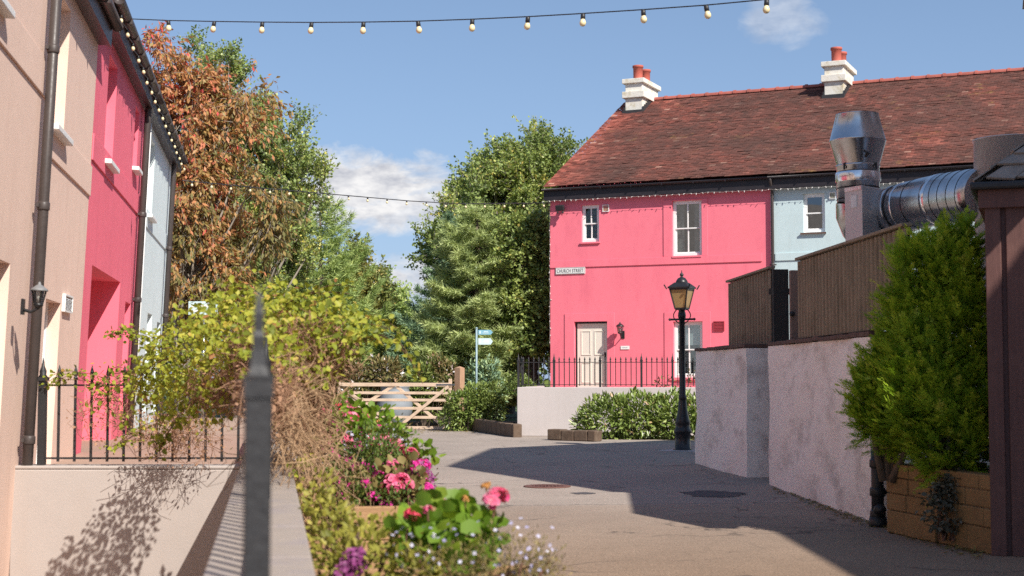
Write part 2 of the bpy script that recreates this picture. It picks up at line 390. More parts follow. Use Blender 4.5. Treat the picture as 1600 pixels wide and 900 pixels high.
G["conifer"] = leafmat("golden_cypress_spray", [(0.0, (0.146, 0.240, 0.021)), (0.5, (0.289, 0.453, 0.034)), (0.85, (0.478, 0.612, 0.057)), (1.0, (0.544, 0.612, 0.112))], 0.3, 0.6, 0.2)
G["laurel"] = leafmat("laurel_leaf", [(0.0, (0.112, 0.173, 0.038)), (0.55, (0.210, 0.285, 0.068)), (0.9, (0.330, 0.405, 0.112)), (1.0, (0.495, 0.330, 0.180))], 0.2, 0.35, 0.5)
G["hedge"] = leafmat("hedge_leaf", [(0.0, (0.090, 0.134, 0.040)), (0.6, (0.198, 0.260, 0.064)), (1.0, (0.342, 0.378, 0.108))], 0.25, 0.45, 0.4)
G["mixed"] = leafmat("mixed_border_leaf", [(0.0, (0.091, 0.111, 0.039)), (0.45, (0.195, 0.182, 0.065)), (0.8, (0.351, 0.247, 0.117)), (0.93, (0.468, 0.286, 0.195)), (1.0, (0.850, 0.806, 0.806))], 0.25)
G["vine"] = leafmat("lime_vine_leaf", [(0.0, (0.17, 0.21, 0.03)), (0.4, (0.32, 0.37, 0.04)), (0.7, (0.50, 0.50, 0.075)), (0.9, (0.60, 0.47, 0.09)), (1.0, (0.42, 0.20, 0.08))], 0.45)
G["geranium"] = leafmat("geranium_leaf", [(0.0, (0.10, 0.19, 0.02)), (0.6, (0.19, 0.32, 0.03)), (1.0, (0.32, 0.42, 0.05))], 0.4)
G["fern"] = leafmat("marigold_leaf", [(0.0, (0.06, 0.11, 0.025)), (0.6, (0.125, 0.185, 0.04)), (1.0, (0.25, 0.27, 0.06))], 0.3)
G["dry"] = leafmat("dry_herb_leaf", [(0.0, (0.14, 0.13, 0.05)), (0.5, (0.25, 0.20, 0.075)), (1.0, (0.42, 0.31, 0.12))], 0.3)
G["lime_low"] = leafmat("yellow_ground_leaf", [(0.0, (0.16, 0.17, 0.03)), (0.5, (0.30, 0.29, 0.05)), (1.0, (0.46, 0.40, 0.08))], 0.35)
G["pink_petal"] = leafmat("pink_petal", [(0.0, (0.78, 0.08, 0.26)), (0.5, (0.88, 0.20, 0.38)), (1.0, (0.92, 0.46, 0.55))], 0.4)
G["magenta_petal"] = leafmat("magenta_petal", [(0.0, (0.72, 0.02, 0.32)), (1.0, (0.88, 0.10, 0.50))], 0.35)
G["red_petal"] = leafmat("red_pink_petal", [(0.0, (0.66, 0.03, 0.09)), (1.0, (0.82, 0.11, 0.18))], 0.3)
G["lobelia_petal"] = leafmat("lobelia_petal", [(0.0, (0.34, 0.31, 0.52)), (0.6, (0.55, 0.53, 0.68)), (1.0, (0.78, 0.76, 0.82))], 0.3)
G["purple_petal"] = leafmat("purple_alyssum", [(0.0, (0.14, 0.03, 0.10)), (0.6, (0.27, 0.05, 0.19)), (1.0, (0.40, 0.12, 0.30))], 0.3)
G["orange_petal"] = leafmat("spent_orange_petal", [(0.0, (0.5, 0.22, 0.05)), (1.0, (0.68, 0.38, 0.14))], 0.3)
G["ivy"] = leafmat("grey_ivy", [(0.0, (0.06, 0.06, 0.04)), (0.6, (0.13, 0.125, 0.09)), (1.0, (0.26, 0.24, 0.19))], 0.2)

# ------------------------------------------------------------------ object helpers
def tag(o, label=None, cat=None, group=None, kind=None):
    if label: o["label"] = label
    if cat: o["category"] = cat
    if group: o["group"] = group
    if kind: o["kind"] = kind
    return o


def thing(name, label, cat, M4=None, loc=None, rz=0, group=None):
    o = bpy.data.objects.new(name, None); COL.objects.link(o)
    o.empty_display_size = 0.2
    if M4 is not None: o.matrix_world = M4
    if loc is not None:
        o.location = loc; o.rotation_euler = (0, 0, rz)
    return tag(o, label, cat, group)


def copy_thing(o, parent=None):
    c = o.copy(); COL.objects.link(c)
    if parent is not None: c.parent = parent
    for ch in list(o.children): copy_thing(ch, c)
    return c


class MB:
    """collects boxes, tubes, lathes and prisms; build() links them as ONE mesh object"""
    def __init__(s):
        s.v = []; s.f = []; s.m = []; s.sm = []
    def add(s, vs, fs, mi=0, smooth=False, X=None):
        o = len(s.v)
        for p in vs:
            p = Vector(p)
            s.v.append(X @ p if X is not None else p)
        for f in fs:
            s.f.append([i + o for i in f]); s.m.append(mi); s.sm.append(smooth)
        return s
    def box(s, x0, x1, y0, y1, z0, z1, mi=0, X=None):
        vs = [(x0, y0, z0), (x1, y0, z0), (x1, y1, z0), (x0, y1, z0), (x0, y0, z1), (x1, y0, z1), (x1, y1, z1), (x0, y1, z1)]
        return s.add(vs, [(3, 2, 1, 0), (4, 5, 6, 7), (0, 1, 5, 4), (1, 2, 6, 5), (2, 3, 7, 6), (3, 0, 4, 7)], mi, False, X)
    def quad(s, a, b, c, d, mi=0, X=None):
        return s.add([a, b, c, d], [(0, 1, 2, 3)], mi, False, X)
    def bar(s, a, b, wd, th, mi=0, up=(0, 0, 1)):
        """a rectangular bar from a to b"""
        a, b = Vector(a), Vector(b); d = (b - a).normalized()
        u = Vector(up)
        if abs(d.dot(u)) > 0.98: u = Vector((0, 1, 0))
        sx = d.cross(u).normalized(); sz = sx.cross(d).normalized()
        vs = []
        for p in (a, b):
            for i, j in ((-1, -1), (1, -1), (1, 1), (-1, 1)):
                vs.append(p + sx * (i * wd / 2) + sz * (j * th / 2))
        return s.add(vs, [(3, 2, 1, 0), (4, 5, 6, 7), (0, 1, 5, 4), (1, 2, 6, 5), (2, 3, 7, 6), (3, 0, 4, 7)], mi)
    def tube(s, path, r, n=8, mi=0, cap=True, smooth=True):
        P = [Vector(p) for p in path]; k = len(P)
        rs = r if isinstance(r, (list, tuple)) else [r] * k
        vs, fs = [], []
        prev = None
        for i, p in enumerate(P):
            d = (P[min(i + 1, k - 1)] - P[max(i - 1, 0)])
            if d.length < 1e-9: d = Vector((0, 0, 1))
            d.normalize()
            u = prev if prev is not None else (Vector((0, 0, 1)) if abs(d.z) < 0.9 else Vector((1, 0, 0)))
            a = (u - d * u.dot(d))
            if a.length < 1e-6: a = d.orthogonal()
            a.normalize(); prev = a; b = d.cross(a)
            for j in range(n):
                t = 2 * PI * j / n
                vs.append(p + (a * math.cos(t) + b * math.sin(t)) * rs[i])
        for i in range(k - 1):
            for j in range(n):
                j2 = (j + 1) % n
                fs.append((i * n + j, i * n + j2, (i + 1) * n + j2, (i + 1) * n + j))
        s.add(vs, fs, mi, smooth)
        if cap:
            o = len(s.v) - k * n
            s.f.append([o + j for j in range(n)][::-1]); s.m.append(mi); s.sm.append(False)
            s.f.append([o + (k - 1) * n + j for j in range(n)]); s.m.append(mi); s.sm.append(False)
        return s
    def lathe(s, prof, n=20, mi=0, c=(0, 0, 0), smooth=True, rot=0.0, X=None, cap=True):
        vs, fs = [], []
        for r, z in prof:
            for j in range(n):
                t = 2 * PI * j / n + rot
                vs.append((c[0] + r * math.cos(t), c[1] + r * math.sin(t), c[2] + z))
        k = len(prof)
        for i in range(k - 1):
            for j in range(n):
                j2 = (j + 1) % n
                fs.append((i * n + j, i * n + j2, (i + 1) * n + j2, (i + 1) * n + j))
        s.add(vs, fs, mi, smooth, X)
        if cap:
            o = len(s.v) - k * n
            if prof[0][0] > 1e-4: s.f.append([o + j for j in range(n)][::-1]); s.m.append(mi); s.sm.append(False)
            if prof[-1][0] > 1e-4: s.f.append([o + (k - 1) * n + j for j in range(n)]); s.m.append(mi); s.sm.append(False)
        return s
    def prism(s, pts, z0, z1, mi=0, X=None):
        n = len(pts)
        vs = [(x, y, z0) for x, y in pts] + [(x, y, z1) for x, y in pts]
        fs = [tuple(range(n))[::-1], tuple(range(n, 2 * n))] + [(i, (i + 1) % n, n + (i + 1) % n, n + i) for i in range(n)]
        return s.add(vs, fs, mi, False, X)
    def build(s, name, mats, parent=None, bevel=0.0, tint=None):
        me = bpy.data.meshes.new(name)
        me.from_pydata([tuple(p) for p in s.v], [], s.f)
        if not isinstance(mats, (list, tuple)): mats = [mats]
        for m in mats: me.materials.append(m)
        me.polygons.foreach_set("material_index", s.m)
        me.polygons.foreach_set("use_smooth", s.sm)
        if tint is not None:
            a = me.attributes.new("tint", "FLOAT", "POINT"); a.data.foreach_set("value", np.asarray(tint, dtype=np.float32))
        me.update()
        o = bpy.data.objects.new(name, me); COL.objects.link(o)
        if parent is not None: o.parent = parent
        if bevel:
            b = o.modifiers.new("edge", "BEVEL"); b.width = bevel; b.segments = 2; b.limit_method = "ANGLE"; b.angle_limit = R(50)
        return o


def fast_mesh(name, V, Fc, tint, mats, parent=None, smooth=False, mi=None):
    """mesh from numpy arrays: V (n,3), Fc (m,k)"""
    me = bpy.data.meshes.new(name)
    m, k = Fc.shape
    me.vertices.add(len(V)); me.vertices.foreach_set("co", np.ascontiguousarray(V, dtype=np.float32).ravel())
    me.loops.add(m * k); me.loops.foreach_set("vertex_index", np.ascontiguousarray(Fc, dtype=np.int32).ravel())
    me.polygons.add(m); me.polygons.foreach_set("loop_start", np.arange(0, m * k, k, dtype=np.int32))
    if not isinstance(mats, (list, tuple)): mats = [mats]
    for x in mats: me.materials.append(x)
    if mi is not None: me.polygons.foreach_set("material_index", mi)
    if smooth: me.polygons.foreach_set("use_smooth", np.ones(m, dtype=bool))
    if tint is not None:
        a = me.attributes.new("tint", "FLOAT", "POINT"); a.data.foreach_set("value", np.ascontiguousarray(tint, dtype=np.float32))
    me.update(calc_edges=True)
    o = bpy.data.objects.new(name, me); COL.objects.link(o)
    if parent is not None: o.parent = parent
    return o


def nrm(a):
    return a / np.maximum(np.linalg.norm(a, axis=-1, keepdims=True), 1e-9)


# leaf outlines: (along, across, lift)
DIAMOND = (np.array([(0, 0, 0), (.45, .5, .06), (1, 0, 0), (.45, -.5, .06)]), np.array([(0, 1, 2, 3)]))
OVATE = (np.array([(0, 0, 0), (.33, .45, .13), (.72, .32, .12), (1, 0, -.04), (.72, -.32, .12), (.33, -.45, .13)]),
         np.array([(0, 1, 2, 3), (0, 3, 4, 5)]))
NEEDLE = (np.array([(0, .5, 0), (0, -.5, 0), (1, 0, 0)]), np.array([(0, 1, 2)]))
ROUND = (np.array([(0, 0, 0), (.18, .52, .13), (.72, .5, .10), (1.02, 0, .02), (.72, -.5, .10), (.18, -.52, .13)]),
         np.array([(0, 1, 2, 3), (0, 3, 4, 5)]))


def leaves(C, A, Nn, L, W, shape, tint):
    """arrays of leaf quads: centres/roots C, axis A, approx normal N, lengths L, widths W -> (V, F, tint)"""
    T, Fc = shape
    n = len(C); A = nrm(A); S = nrm(np.cross(A, Nn)); N2 = np.cross(S, A)
    L = np.broadcast_to(np.asarray(L, float), (n,)); W = np.broadcast_to(np.asarray(W, float), (n,))
    V = C[:, None, :] + A[:, None, :] * (L[:, None] * T[None, :, 0])[..., None] + S[:, None, :] * (W[:, None] * T[None, :, 1])[..., None] + N2[:, None, :] * (W[:, None] * T[None, :, 2])[..., None]
    k = len(T)
    FF = (Fc[None] + (np.arange(n) * k)[:, None, None]).reshape(-1, Fc.shape[1])
    return V.reshape(-1, 3), FF, np.repeat(tint, k)


def join(parts):
    V, Fc, T, o = [], [], [], 0
    for v, f, t in parts:
        V.append(v); Fc.append(f + o); T.append(t); o += len(v)
    return np.concatenate(V), np.concatenate(Fc), np.concatenate(T)


def rdir(n):
    return nrm(rng.normal(size=(n, 3)))


def twigs(P0, P1, r0, r1, sag=0.0, n=3, wob=0.0):
    """many thin tapered three-sided twigs from P0 to P1, with one bend -> (V, F)"""
    k = len(P0); mid = (P0 + P1) / 2 + rng.normal(size=(k, 3)) * wob; mid[:, 2] += sag
    D = nrm(P1 - P0); a = nrm(np.cross(D, np.array((0.31, 0.52, 0.79)))); b = np.cross(D, a)
    r0 = np.broadcast_to(r0, (k,)); r1 = np.broadcast_to(r1, (k,))
    rings = []
    for p, r in ((P0, r0), (mid, (r0 + r1) / 2), (P1, r1)):
        for j in range(n):
            t = 2 * PI * j / n
            rings.append(p + (a * math.cos(t) + b * math.sin(t)) * r[:, None])
    V = np.stack(rings, 1).reshape(-1, 3)
    f = []
    for i in range(2):
        for j in range(n):
            j2 = (j + 1) % n
            f.append((i * n + j, i * n + j2, (i + 1) * n + j2, (i + 1) * n + j))
    f = np.array(f)
    FF = (f[None] + (np.arange(k) * 3 * n)[:, None, None]).reshape(-1, 4)
    return V, FF


def sample_envelope(env, n, shell=0.45):
    """points in a union of ellipsoids (cx,cy,cz,rx,ry,rz); shell pulls them outwards. Returns points and outward directions."""
    env = np.array(env, float); vol = env[:, 3] * env[:, 4] * env[:, 5]
    idx = rng.choice(len(env), n, p=vol / vol.sum())
    d = rdir(n); r = rng.random(n) ** shell
    e = env[idx]
    return e[:, :3] + d * r[:, None] * e[:, 3:], nrm(d / e[:, 3:])


def tree(name, label, base, trunk_top, trunk_r, env, nclump, clump_r, ntwig, twig_len, nleaf, L, W, leaf, bark, up=0.35, droop=0.3, shape=DIAMOND, shell=0.42, group=None, cat="tree", limb=True, lvar=0.3, tintbias=None, tw_r=0.008):
    """trunk + limbs to every clump; each clump is a spray of twigs set with leaves"""
    t = thing(name, label, cat, loc=base, group=group)
    B = np.array(base, float)
    C, out = sample_envelope(env, nclump, shell)
    C = C - B
    tt = np.array(trunk_top, float) - B
    mb = MB()
    pts = [(0, 0, 0)] + [tuple(tt * f + rng.normal(size=3) * 0.06 * (f < 1)) for f in (0.3, 0.6, 1.0)]
    mb.tube(pts, [trunk_r * 1.25, trunk_r, trunk_r * .75, trunk_r * .25], 9)
    if limb:
        for c in C[:: max(1, len(C) // 70)]:
            f = np.clip((c[2] / max(tt[2], .1)) * rng.uniform(.35, .7), 0.12, 0.92); s0 = tt * f
            r0 = trunk_r * (1 - f) * .45 + .012
            m = s0 * .5 + c * .5 + np.array((0, 0, -.12 * np.linalg.norm(c - s0)))
            mb.tube([s0, m, c], [r0, r0 * .6, r0 * .2], 5, cap=False)
    mb.build("trunk", bark, t)
    # sprays
    n = nclump * ntwig
    cc = np.repeat(C, ntwig, 0); oo = np.repeat(out, ntwig, 0)
    p0 = cc + rng.normal(size=(n, 3)) * clump_r * .33
    d = nrm(oo * .6 + rdir(n) * .75 + np.array((0, 0, up)))
    ln = twig_len * rng.uniform(.55, 1.25, n)
    p1 = p0 + d * ln[:, None]; p1[:, 2] -= droop * ln * .4
    Vt, Ft = twigs(p0, p1, tw_r, tw_r * .35, sag=0.0, wob=.03)
    fr = np.tile(np.linspace(.12, 1.0, nleaf), n)
    P0 = np.repeat(p0, nleaf, 0); P1 = np.repeat(p1, nleaf, 0); k = len(P0)
    pos = P0 + (P1 - P0) * fr[:, None] + rng.normal(size=(k, 3)) * .035
    ax = nrm((P1 - P0) / np.maximum(np.repeat(ln, nleaf)[:, None], .01) * .7 + rdir(k) * .75 + np.array((0, 0, -droop)))
    nv = nrm(rdir(k) * .8 + np.array((0, 0, .8)))
    clump_t = np.repeat(rng.normal(0, .16, nclump), ntwig * nleaf)
    tint = rng.normal(.45, .2, k) + clump_t
    if tintbias is not None: tint = tint + tintbias(pos + B)
    lv = rng.uniform(1 - lvar, 1 + lvar, k)
    V, Fc, T = leaves(pos, ax, nv, L * lv, W * lv, shape, np.clip(tint, 0, 1))
    cr = fast_mesh("crown", V, Fc, T, leaf, t)
    fast_mesh("twig", Vt, Ft, None, bark, cr)
    return t


def pine(name, label, base, height, prof, nb, twl, leaf, bark, group=None, nl=0.17, nw=0.028, az0=None, trunk_r=.2, lift=.12, z0=.08, per=11, dens=.16, flat=1.0):
    """conifer: whorls of boughs, side twigs with brushes of needles. prof(h in 0..1) = bough length"""
    t = thing(name, label, "tree", loc=base, group=group)
    mb = MB(); mb.tube([(0, 0, 0), (0.05, 0, height * .5), (0, 0, height)], [trunk_r, trunk_r * .6, .02], 8)
    P, D = [], []
    for i in range(nb):
        h = z0 + (1 - z0) * (i + rng.uniform(0, .8)) / nb
        a = i * 2.4 + rng.normal(0, .25)
        ln = max(.25, prof(h) * rng.uniform(.72, 1.12))
        o = np.array((0, 0, h * height)); hd = np.array((math.cos(a), math.sin(a), 0))
        pts = [o + hd * ln * f + np.array((0, 0, ln * (-.16 * math.sin(f * 2.4) + lift * f * f * 2.2))) for f in (0, .35, .7, 1)]
        mb.tube(pts, [.012 + ln * .016, .01 + ln * .01, .008, .005], 4, cap=False)
        side = np.array((-hd[1], hd[0], 0))
        m = max(4, int(ln / dens))
        for j in range(m):
            f = .18 + .82 * (j + .5) / m
            q = pts[0] + 0
            i0 = min(2, int(f * 2.999)); ff = (f * 3 - i0) if f < 1 else 1
            q = pts[i0] * (1 - ff) + pts[min(3, i0 + 1)] * ff
            for sgn in (-1, 1):
                tl = twl * ln * (1.15 - f * .75) * rng.uniform(.6, 1.2); 
                dd = nrm(hd * .75 + side * sgn * rng.uniform(.5, 1.1) + np.array((0, 0, rng.uniform(0.0, .35) * flat)))
                st = max(1, int(tl / .13))
                for s_ in range(st):
                    P.append(q + dd * tl * (s_ + .6) / st + rng.normal(size=3) * .03); D.append(dd)
            P.append(q); D.append(nrm(hd + np.array((0, 0, .3))))
    P = np.array(P); D = np.array(D)
    mb.build("trunk", bark, t)
    k = len(P) * per
    pp = np.repeat(P, per, 0) + rng.normal(size=(k, 3)) * .05 * np.array((1, 1, min(1, flat + .2))); dd = np.repeat(D, per, 0)
    ax = nrm(dd * .8 + rdir(k) * .75 + np.array((0, 0, .22)))
    ct = np.repeat(rng.normal(0, .14, len(P)), per)
    V, Fc, T = leaves(pp, ax, rdir(k), nl * rng.uniform(.7, 1.3, k), nw, NEEDLE, np.clip(rng.normal(.48, .17, k) + ct, 0, 1))
    fast_mesh("crown", V, Fc, T, leaf, t)
    return t


def shrub(name, label, base, env, n, L, W, leaf, shape=OVATE, group=None, cat="shrub", shell=0.22, upb=.5, stems=14, stem_mat=None, flowers=None, tintmean=.5, tsd=.2, inner=.25, lump=.12, crown="foliage", outw=.8):
    """bush: leaves through the volume, mostly near the uneven surface, on stems that rise from the base"""
    t = thing(name, label, cat, loc=base, group=group)
    B = np.array(base, float)
    C, out = sample_envelope(env, n, shell)
    C = C + rng.normal(size=C.shape) * 0.02
    # lumpy outline: clump field pushes leaves in and out
    ph = rng.uniform(0, 6, 6)
    f = np.sin(C[:, 0] * 7 + ph[0]) * np.sin(C[:, 2] * 8 + ph[1]) + np.sin(C[:, 1] * 9 + ph[2]) * np.sin(C[:, 0] * 13 + ph[3]) * .6
    C = C + out * (lump * f)[:, None]
    C[:, 2] = np.maximum(C[:, 2], B[2] + .02)
    C -= B
    ax = nrm(out * outw + rdir(n) * .7 + np.array((0, 0, upb * .4)))
    nv = nrm(out * .5 + rdir(n) * .55 + np.array((0, 0, .7)))
    lv = rng.uniform(.6, 1.25, n)
    V, Fc, T = leaves(C, ax, nv, L * lv, W * lv, shape, np.clip(rng.normal(tintmean, tsd, n) + f * .07, 0, 1))
    fo = fast_mesh(crown, V, Fc, T, leaf, t)
    if stems:
        pick = rng.choice(n, stems, replace=False)
        p1 = C[pick]; p0 = np.stack([p1[:, 0] * .35 + rng.normal(size=stems) * .05, p1[:, 1] * .35 + rng.normal(size=stems) * .05, np.zeros(stems)], 1)
        Vt, Ft = twigs(p0, p1, .012, .004, wob=.05)
        fast_mesh("stem", Vt, Ft, None, stem_mat or M["bark"], t)
    return t


class Fr:
    """a frame: local x along a facade, y inwards, z up"""
    def __init__(s, origin, ang, lean=0.0):
        s.M = Matrix.Translation(Vector(origin)) @ Matrix.Rotation(ang, 4, "Z") @ Matrix.Rotation(lean, 4, "X")
        s.I = s.M.inverted()
    def loc(s, px, py, yp=0.0):
        o = s.I @ Vector(EYE); d = (s.I.to_3x3() @ Vector(ray(px, py)))
        t = (yp - o.y) / d.y
        p = o + d * t
        return p.x, p.z
    def pt(s, x, y, z):
        return s.M @ Vector((x, y, z))


def facade(mb, u0, u1, z0, z1, openings, y=0.0, depth=.14, room=.5, mi=0, mi_room=1, mi_rev=None):
    """wall sheet with real openings, reveals and a dark room behind each. openings: (u0,u1,z0,z1)"""
    us = sorted({u0, u1, *[o[0] for o in openings], *[o[1] for o in openings]})
    zs = sorted({z0, z1, *[o[2] for o in openings], *[o[3] for o in openings]})
    us = [u for u in us if u0 <= u <= u1]; zs = [z for z in zs if z0 <= z <= z1]
    for a, b in zip(us, us[1:]):
        for c, d in zip(zs, zs[1:]):
            mu, mz = (a + b) / 2, (c + d) / 2
            if any(o[0] < mu < o[1] and o[2] < mz < o[3] for o in openings): continue
            mb.quad((a, y, c), (b, y, c), (b, y, d), (a, y, d), mi)
    r = mi if mi_rev is None else mi_rev
    for o in openings:
        a, b, c, d = o[:4]; e = y + (o[4] if len(o) > 4 else depth)
        mb.quad((a, y, c), (a, e, c), (b, e, c), (b, y, c), r)
        mb.quad((a, y, d), (b, y, d), (b, e, d), (a, e, d), r)
        mb.quad((a, y, c), (a, y, d), (a, e, d), (a, e, c), r)
        mb.quad((b, y, c), (b, e, c), (b, e, d), (b, y, d), r)
        f = e + room
        mb.quad((a, f, c), (b, f, c), (b, f, d), (a, f, d), mi_room)
        mb.quad((a, e, c), (a, f, c), (a, f, d), (a, e, d), mi_room)
        mb.quad((b, e, c), (b, e, d), (b, f, d), (b, f, c), mi_room)
        mb.quad((a, e, d), (b, e, d), (b, f, d), (a, f, d), mi_room)
        mb.quad((a, e, c), (a, f, c), (b, f, c), (b, e, c), mi_room)


def sash(parent, a, b, c, d, y, cols=2, sill=True, blind=0.0, mat=None, sill_mat=None, sill_out=.05, curtain=False, fw=.06, sill_h=.05, sill_over=.05):
    """sash window in opening (a..b, c..d) with its outer face at depth y"""
    mat = mat or M["white"]
    mb = MB(); T = .05
    mb.box(a, a + fw, y, y + T, c, d); mb.box(b - fw, b, y, y + T, c, d)
    mb.box(a + fw, b - fw, y, y + T, c, c + fw * 1.3); mb.box(a + fw, b - fw, y, y + T, d - fw, d)
    mz = (c + d) / 2; g = .018
    ia, ib, ic, id_ = a + fw, b - fw, c + fw * 1.3, d - fw
    # upper sash proud of the lower one
    def leaf_(z0, z1, yy):
        s_ = .035
        mb.box(ia, ia + s_, yy, yy + .03, z0, z1); mb.box(ib - s_, ib, yy, yy + .03, z0, z1)
        mb.box(ia + s_, ib - s_, yy, yy + .03, z0, z0 + s_); mb.box(ia + s_, ib - s_, yy, yy + .03, z1 - s_, z1)
        for i in range(1, cols):
            u = ia + (ib - ia) * i / cols
            mb.box(u - g, u + g, yy + .004, yy + .026, z0 + s_, z1 - s_)
    leaf_(mz - .02, id_, y + .006)
    leaf_(ic, mz + .02, y + .04)
    wn = mb.build("window", mat, parent, bevel=.004)
    p = MB()
    p.quad((ia, y + .022, mz), (ib, y + .022, mz), (ib, y + .022, id_), (ia, y + .022, id_))
    p.quad((ia, y + .057, ic), (ib, y + .057, ic), (ib, y + .057, mz), (ia, y + .057, mz))
    p.build("pane", M["glass"], wn)
    if sill:
        s_ = MB(); s_.box(a - sill_over, b + sill_over, -sill_out, y + .02, c - sill_h, c - .002)
        s_.build("sill", sill_mat or mat, wn, bevel=.008)
    if blind:
        bl = MB(); bl.box(ia + .01, ib - .01, y + .10, y + .108, d - (d - c) * blind, d - .02)
        bl.build("blind", M["blind"], wn)
    if curtain:
        cu = MB()
        for (u0, u1) in ((ia, ia + (ib - ia) * .3), (ib - (ib - ia) * .3, ib)):
            k = 8; vs = []; 
            for i in range(k + 1):
                u = u0 + (u1 - u0) * i / k
                vs += [(u, y + .16 + .03 * (i % 2), ic), (u, y + .16 + .03 * (i % 2), id_)]
            cu.add(vs, [(2 * i, 2 * i + 2, 2 * i + 3, 2 * i + 1) for i in range(k)], 0, True)
        cu.build("curtain", M["curtain"], wn)
    return wn


def lantern(name, label, M4, h=.30, glass=None, arm=.22, hood=None):
    """wall lantern: back plate, scrolled arm, tapered glass body, hood with finial. local y<0 is out of the wall"""
    t = thing(name, label, "wall lantern", M4)
    m = MB(); m.box(-.05, .05, -.02, 0, -h * .55, h * .1)
    m.tube([(0, -.02, -h * .35), (0, -arm * .6, -h * .42), (0, -arm, -h * .25), (0, -arm, -h * .08)], .014, 8)
    m.build("bracket", M["black"], t, bevel=.003)
    g = MB(); g.lathe([(h * .17, 0), (h * .27, h * .5)], 6, 0, (0, -arm, -h * .05), False, PI / 6, cap=False)
    body = g.build("lamp_glass", glass or M["lamp_glass"], t)
    f = MB()
    for j in range(6):
        a = 2 * PI * j / 6 + PI / 6
        f.bar((h * .17 * math.cos(a), -arm + h * .17 * math.sin(a), -h * .05), (h * .275 * math.cos(a), -arm + h * .275 * math.sin(a), h * .45), .012, .012)
    f.lathe([(h * .1, -.04), (h * .2, -.02), (h * .2, 0)], 12, 0, (0, -arm, -h * .05))
    f.build("cage", M["black"], t)
    r = MB(); r.lathe([(h * .36, 0), (h * .36, .012), (h * .27, h * .13), (h * .12, h * .24), (h * .07, h * .26), (h * .07, h * .30), (.006, h * .38)], 12, 0, (0, -arm, h * .45))
    r.build("hood", hood or M["black"], t)
    b = MB(); b.lathe([(.014, 0), (.024, .05), (.02, .085), (.004, .1)], 10, 0, (0, -arm, h * .02)); b.build("lamp_bulb", M["icicle"], t)
    return t


def spear(mb, x, y, z0, z1, r=.008, head=.11, hw=.022):
    """square railing bar with a spear head and collar"""
    mb.box(x - r, x + r, y - r, y + r, z0, z1 - head)
    mb.lathe([(r * 1.9, 0), (r * 1.9, .018), (r * 1.0, .026), (hw, .046), (hw * .55, head * .7), (.002, head)], 6, 0, (x, y, z1 - head))


def railing(name, label, M4, length, z0, zrail, ztop, pitch, posts, post_h, group=None, r=.008, lowrail=.06, head=.11, post_r=.022, end_mats=None):
    """run of spear-headed railing along local x; bars are children sharing a mesh"""
    t = thing(name, label, "railing", M4, group=group)
    m = MB(); m.box(0, length, -.016, .016, zrail - .008, zrail + .008); m.box(0, length, -.016, .016, z0 + lowrail - .008, z0 + lowrail + .008)
    m.build("rail", M["black_matt"], t)
    proto = None
    n = int(length / pitch)
    for i in range(n + 1):
        x = i * pitch
        if any(abs(x - p) < pitch * .45 for p in posts): continue
        if proto is None:
            b = MB(); spear(b, 0, 0, z0 + lowrail - .03, ztop, r, head); proto = o = b.build("bar", M["black_matt"], t)
        else:
            o = proto.copy(); COL.objects.link(o); o.parent = t
        o.location = (x, 0, 0)
    pp = None
    for x in posts:
        if pp is None:
            b = MB(); b.box(-post_r, post_r, -post_r, post_r, z0, post_h - .15)
            b.box(-post_r * 1.35, post_r * 1.35, -post_r * 1.35, post_r * 1.35, post_h - .16, post_h - .125)
            b.lathe([(post_r * 1.3, 0), (post_r * .9, .02), (post_r * 1.0, .05), (post_r * .5, .09), (.002, .17)], 8, 0, (0, 0, post_h - .125))
            pp = o = b.build("post", M["black_matt"], t)
        else:
            o = pp.copy(); COL.objects.link(o); o.parent = t
        o.location = (x, 0, 0)
    return t

# ------------------------------------------------------------------ ground
A_ = (-.30, 1.7); B_ = (-2.13, 12.95); C_ = (-4.9, 12.95); D_ = (-2.6, 1.7)
g = MB()
O = [(-150, -50), (150, -50), (150, 260), (-150, 260)]
for a, b, c, d in ((O[0], O[1], A_, D_), (O[1], O[2], B_, A_), (O[2], O[3], C_, B_), (O[3], O[0], D_, C_)):
    g.quad((*a, 0), (*b, 0), (*c, 0), (*d, 0))
tag(g.build("ground", M["asphalt"]), kind="structure")
y_ = MB()
y_.quad((-2.9, 1.4, -.62), (-.1, 1.4, -.62), (-1.8, 13.1, -.62), (-5.2, 13.1, -.62))
y_.quad((-2.6, 1.7, -.62), (-.3, 1.7, -.62), (-.3, 1.7, 0), (-2.6, 1.7, 0))
tag(y_.build("sunken_yard", M["paving"]), kind="structure")
gr = MB(); gr.quad((-120, 47.5, .004), (0.5, 47.5, .004), (14, 62, .004), (-120, 240, .004)); gr.quad((.5, 47.5, .004), (60, 62, .004), (120, 240, .004), (-120, 240, .008))
tag(gr.build("field", M["grass"]), kind="structure")
lit = MB(); a = on_ground(640, 655); b = on_ground(800, 672)
lit.quad((-1.9, 41.3, .004), (.3, 38.2, .004), (1.0, 47.0, .004), (-5.0, 47.0, .004))
tag(lit.build("planting_bed", M["litter"]), kind="structure")


# ------------------------------------------------------------------ right-hand cottages under one long clay roof
H = Fr((1.0957, 42.0, 0), math.atan2(-.4112, .9115))
HD = 6.55                        # half depth to the ridge
EAVE, RIDGE = 6.58, 10.42
BASE = 0.0
UE = 18.0
uP = H.loc(1205, 430)[0]


def hx(px, py): return H.loc(px, py)


def op(px0, px1, py0, py1):
    pm, pn = (py0 + py1) / 2, (px0 + px1) / 2
    return (hx(px0, pm)[0], hx(px1, pm)[0], hx(pn, py1)[1], hx(pn, py0)[1])


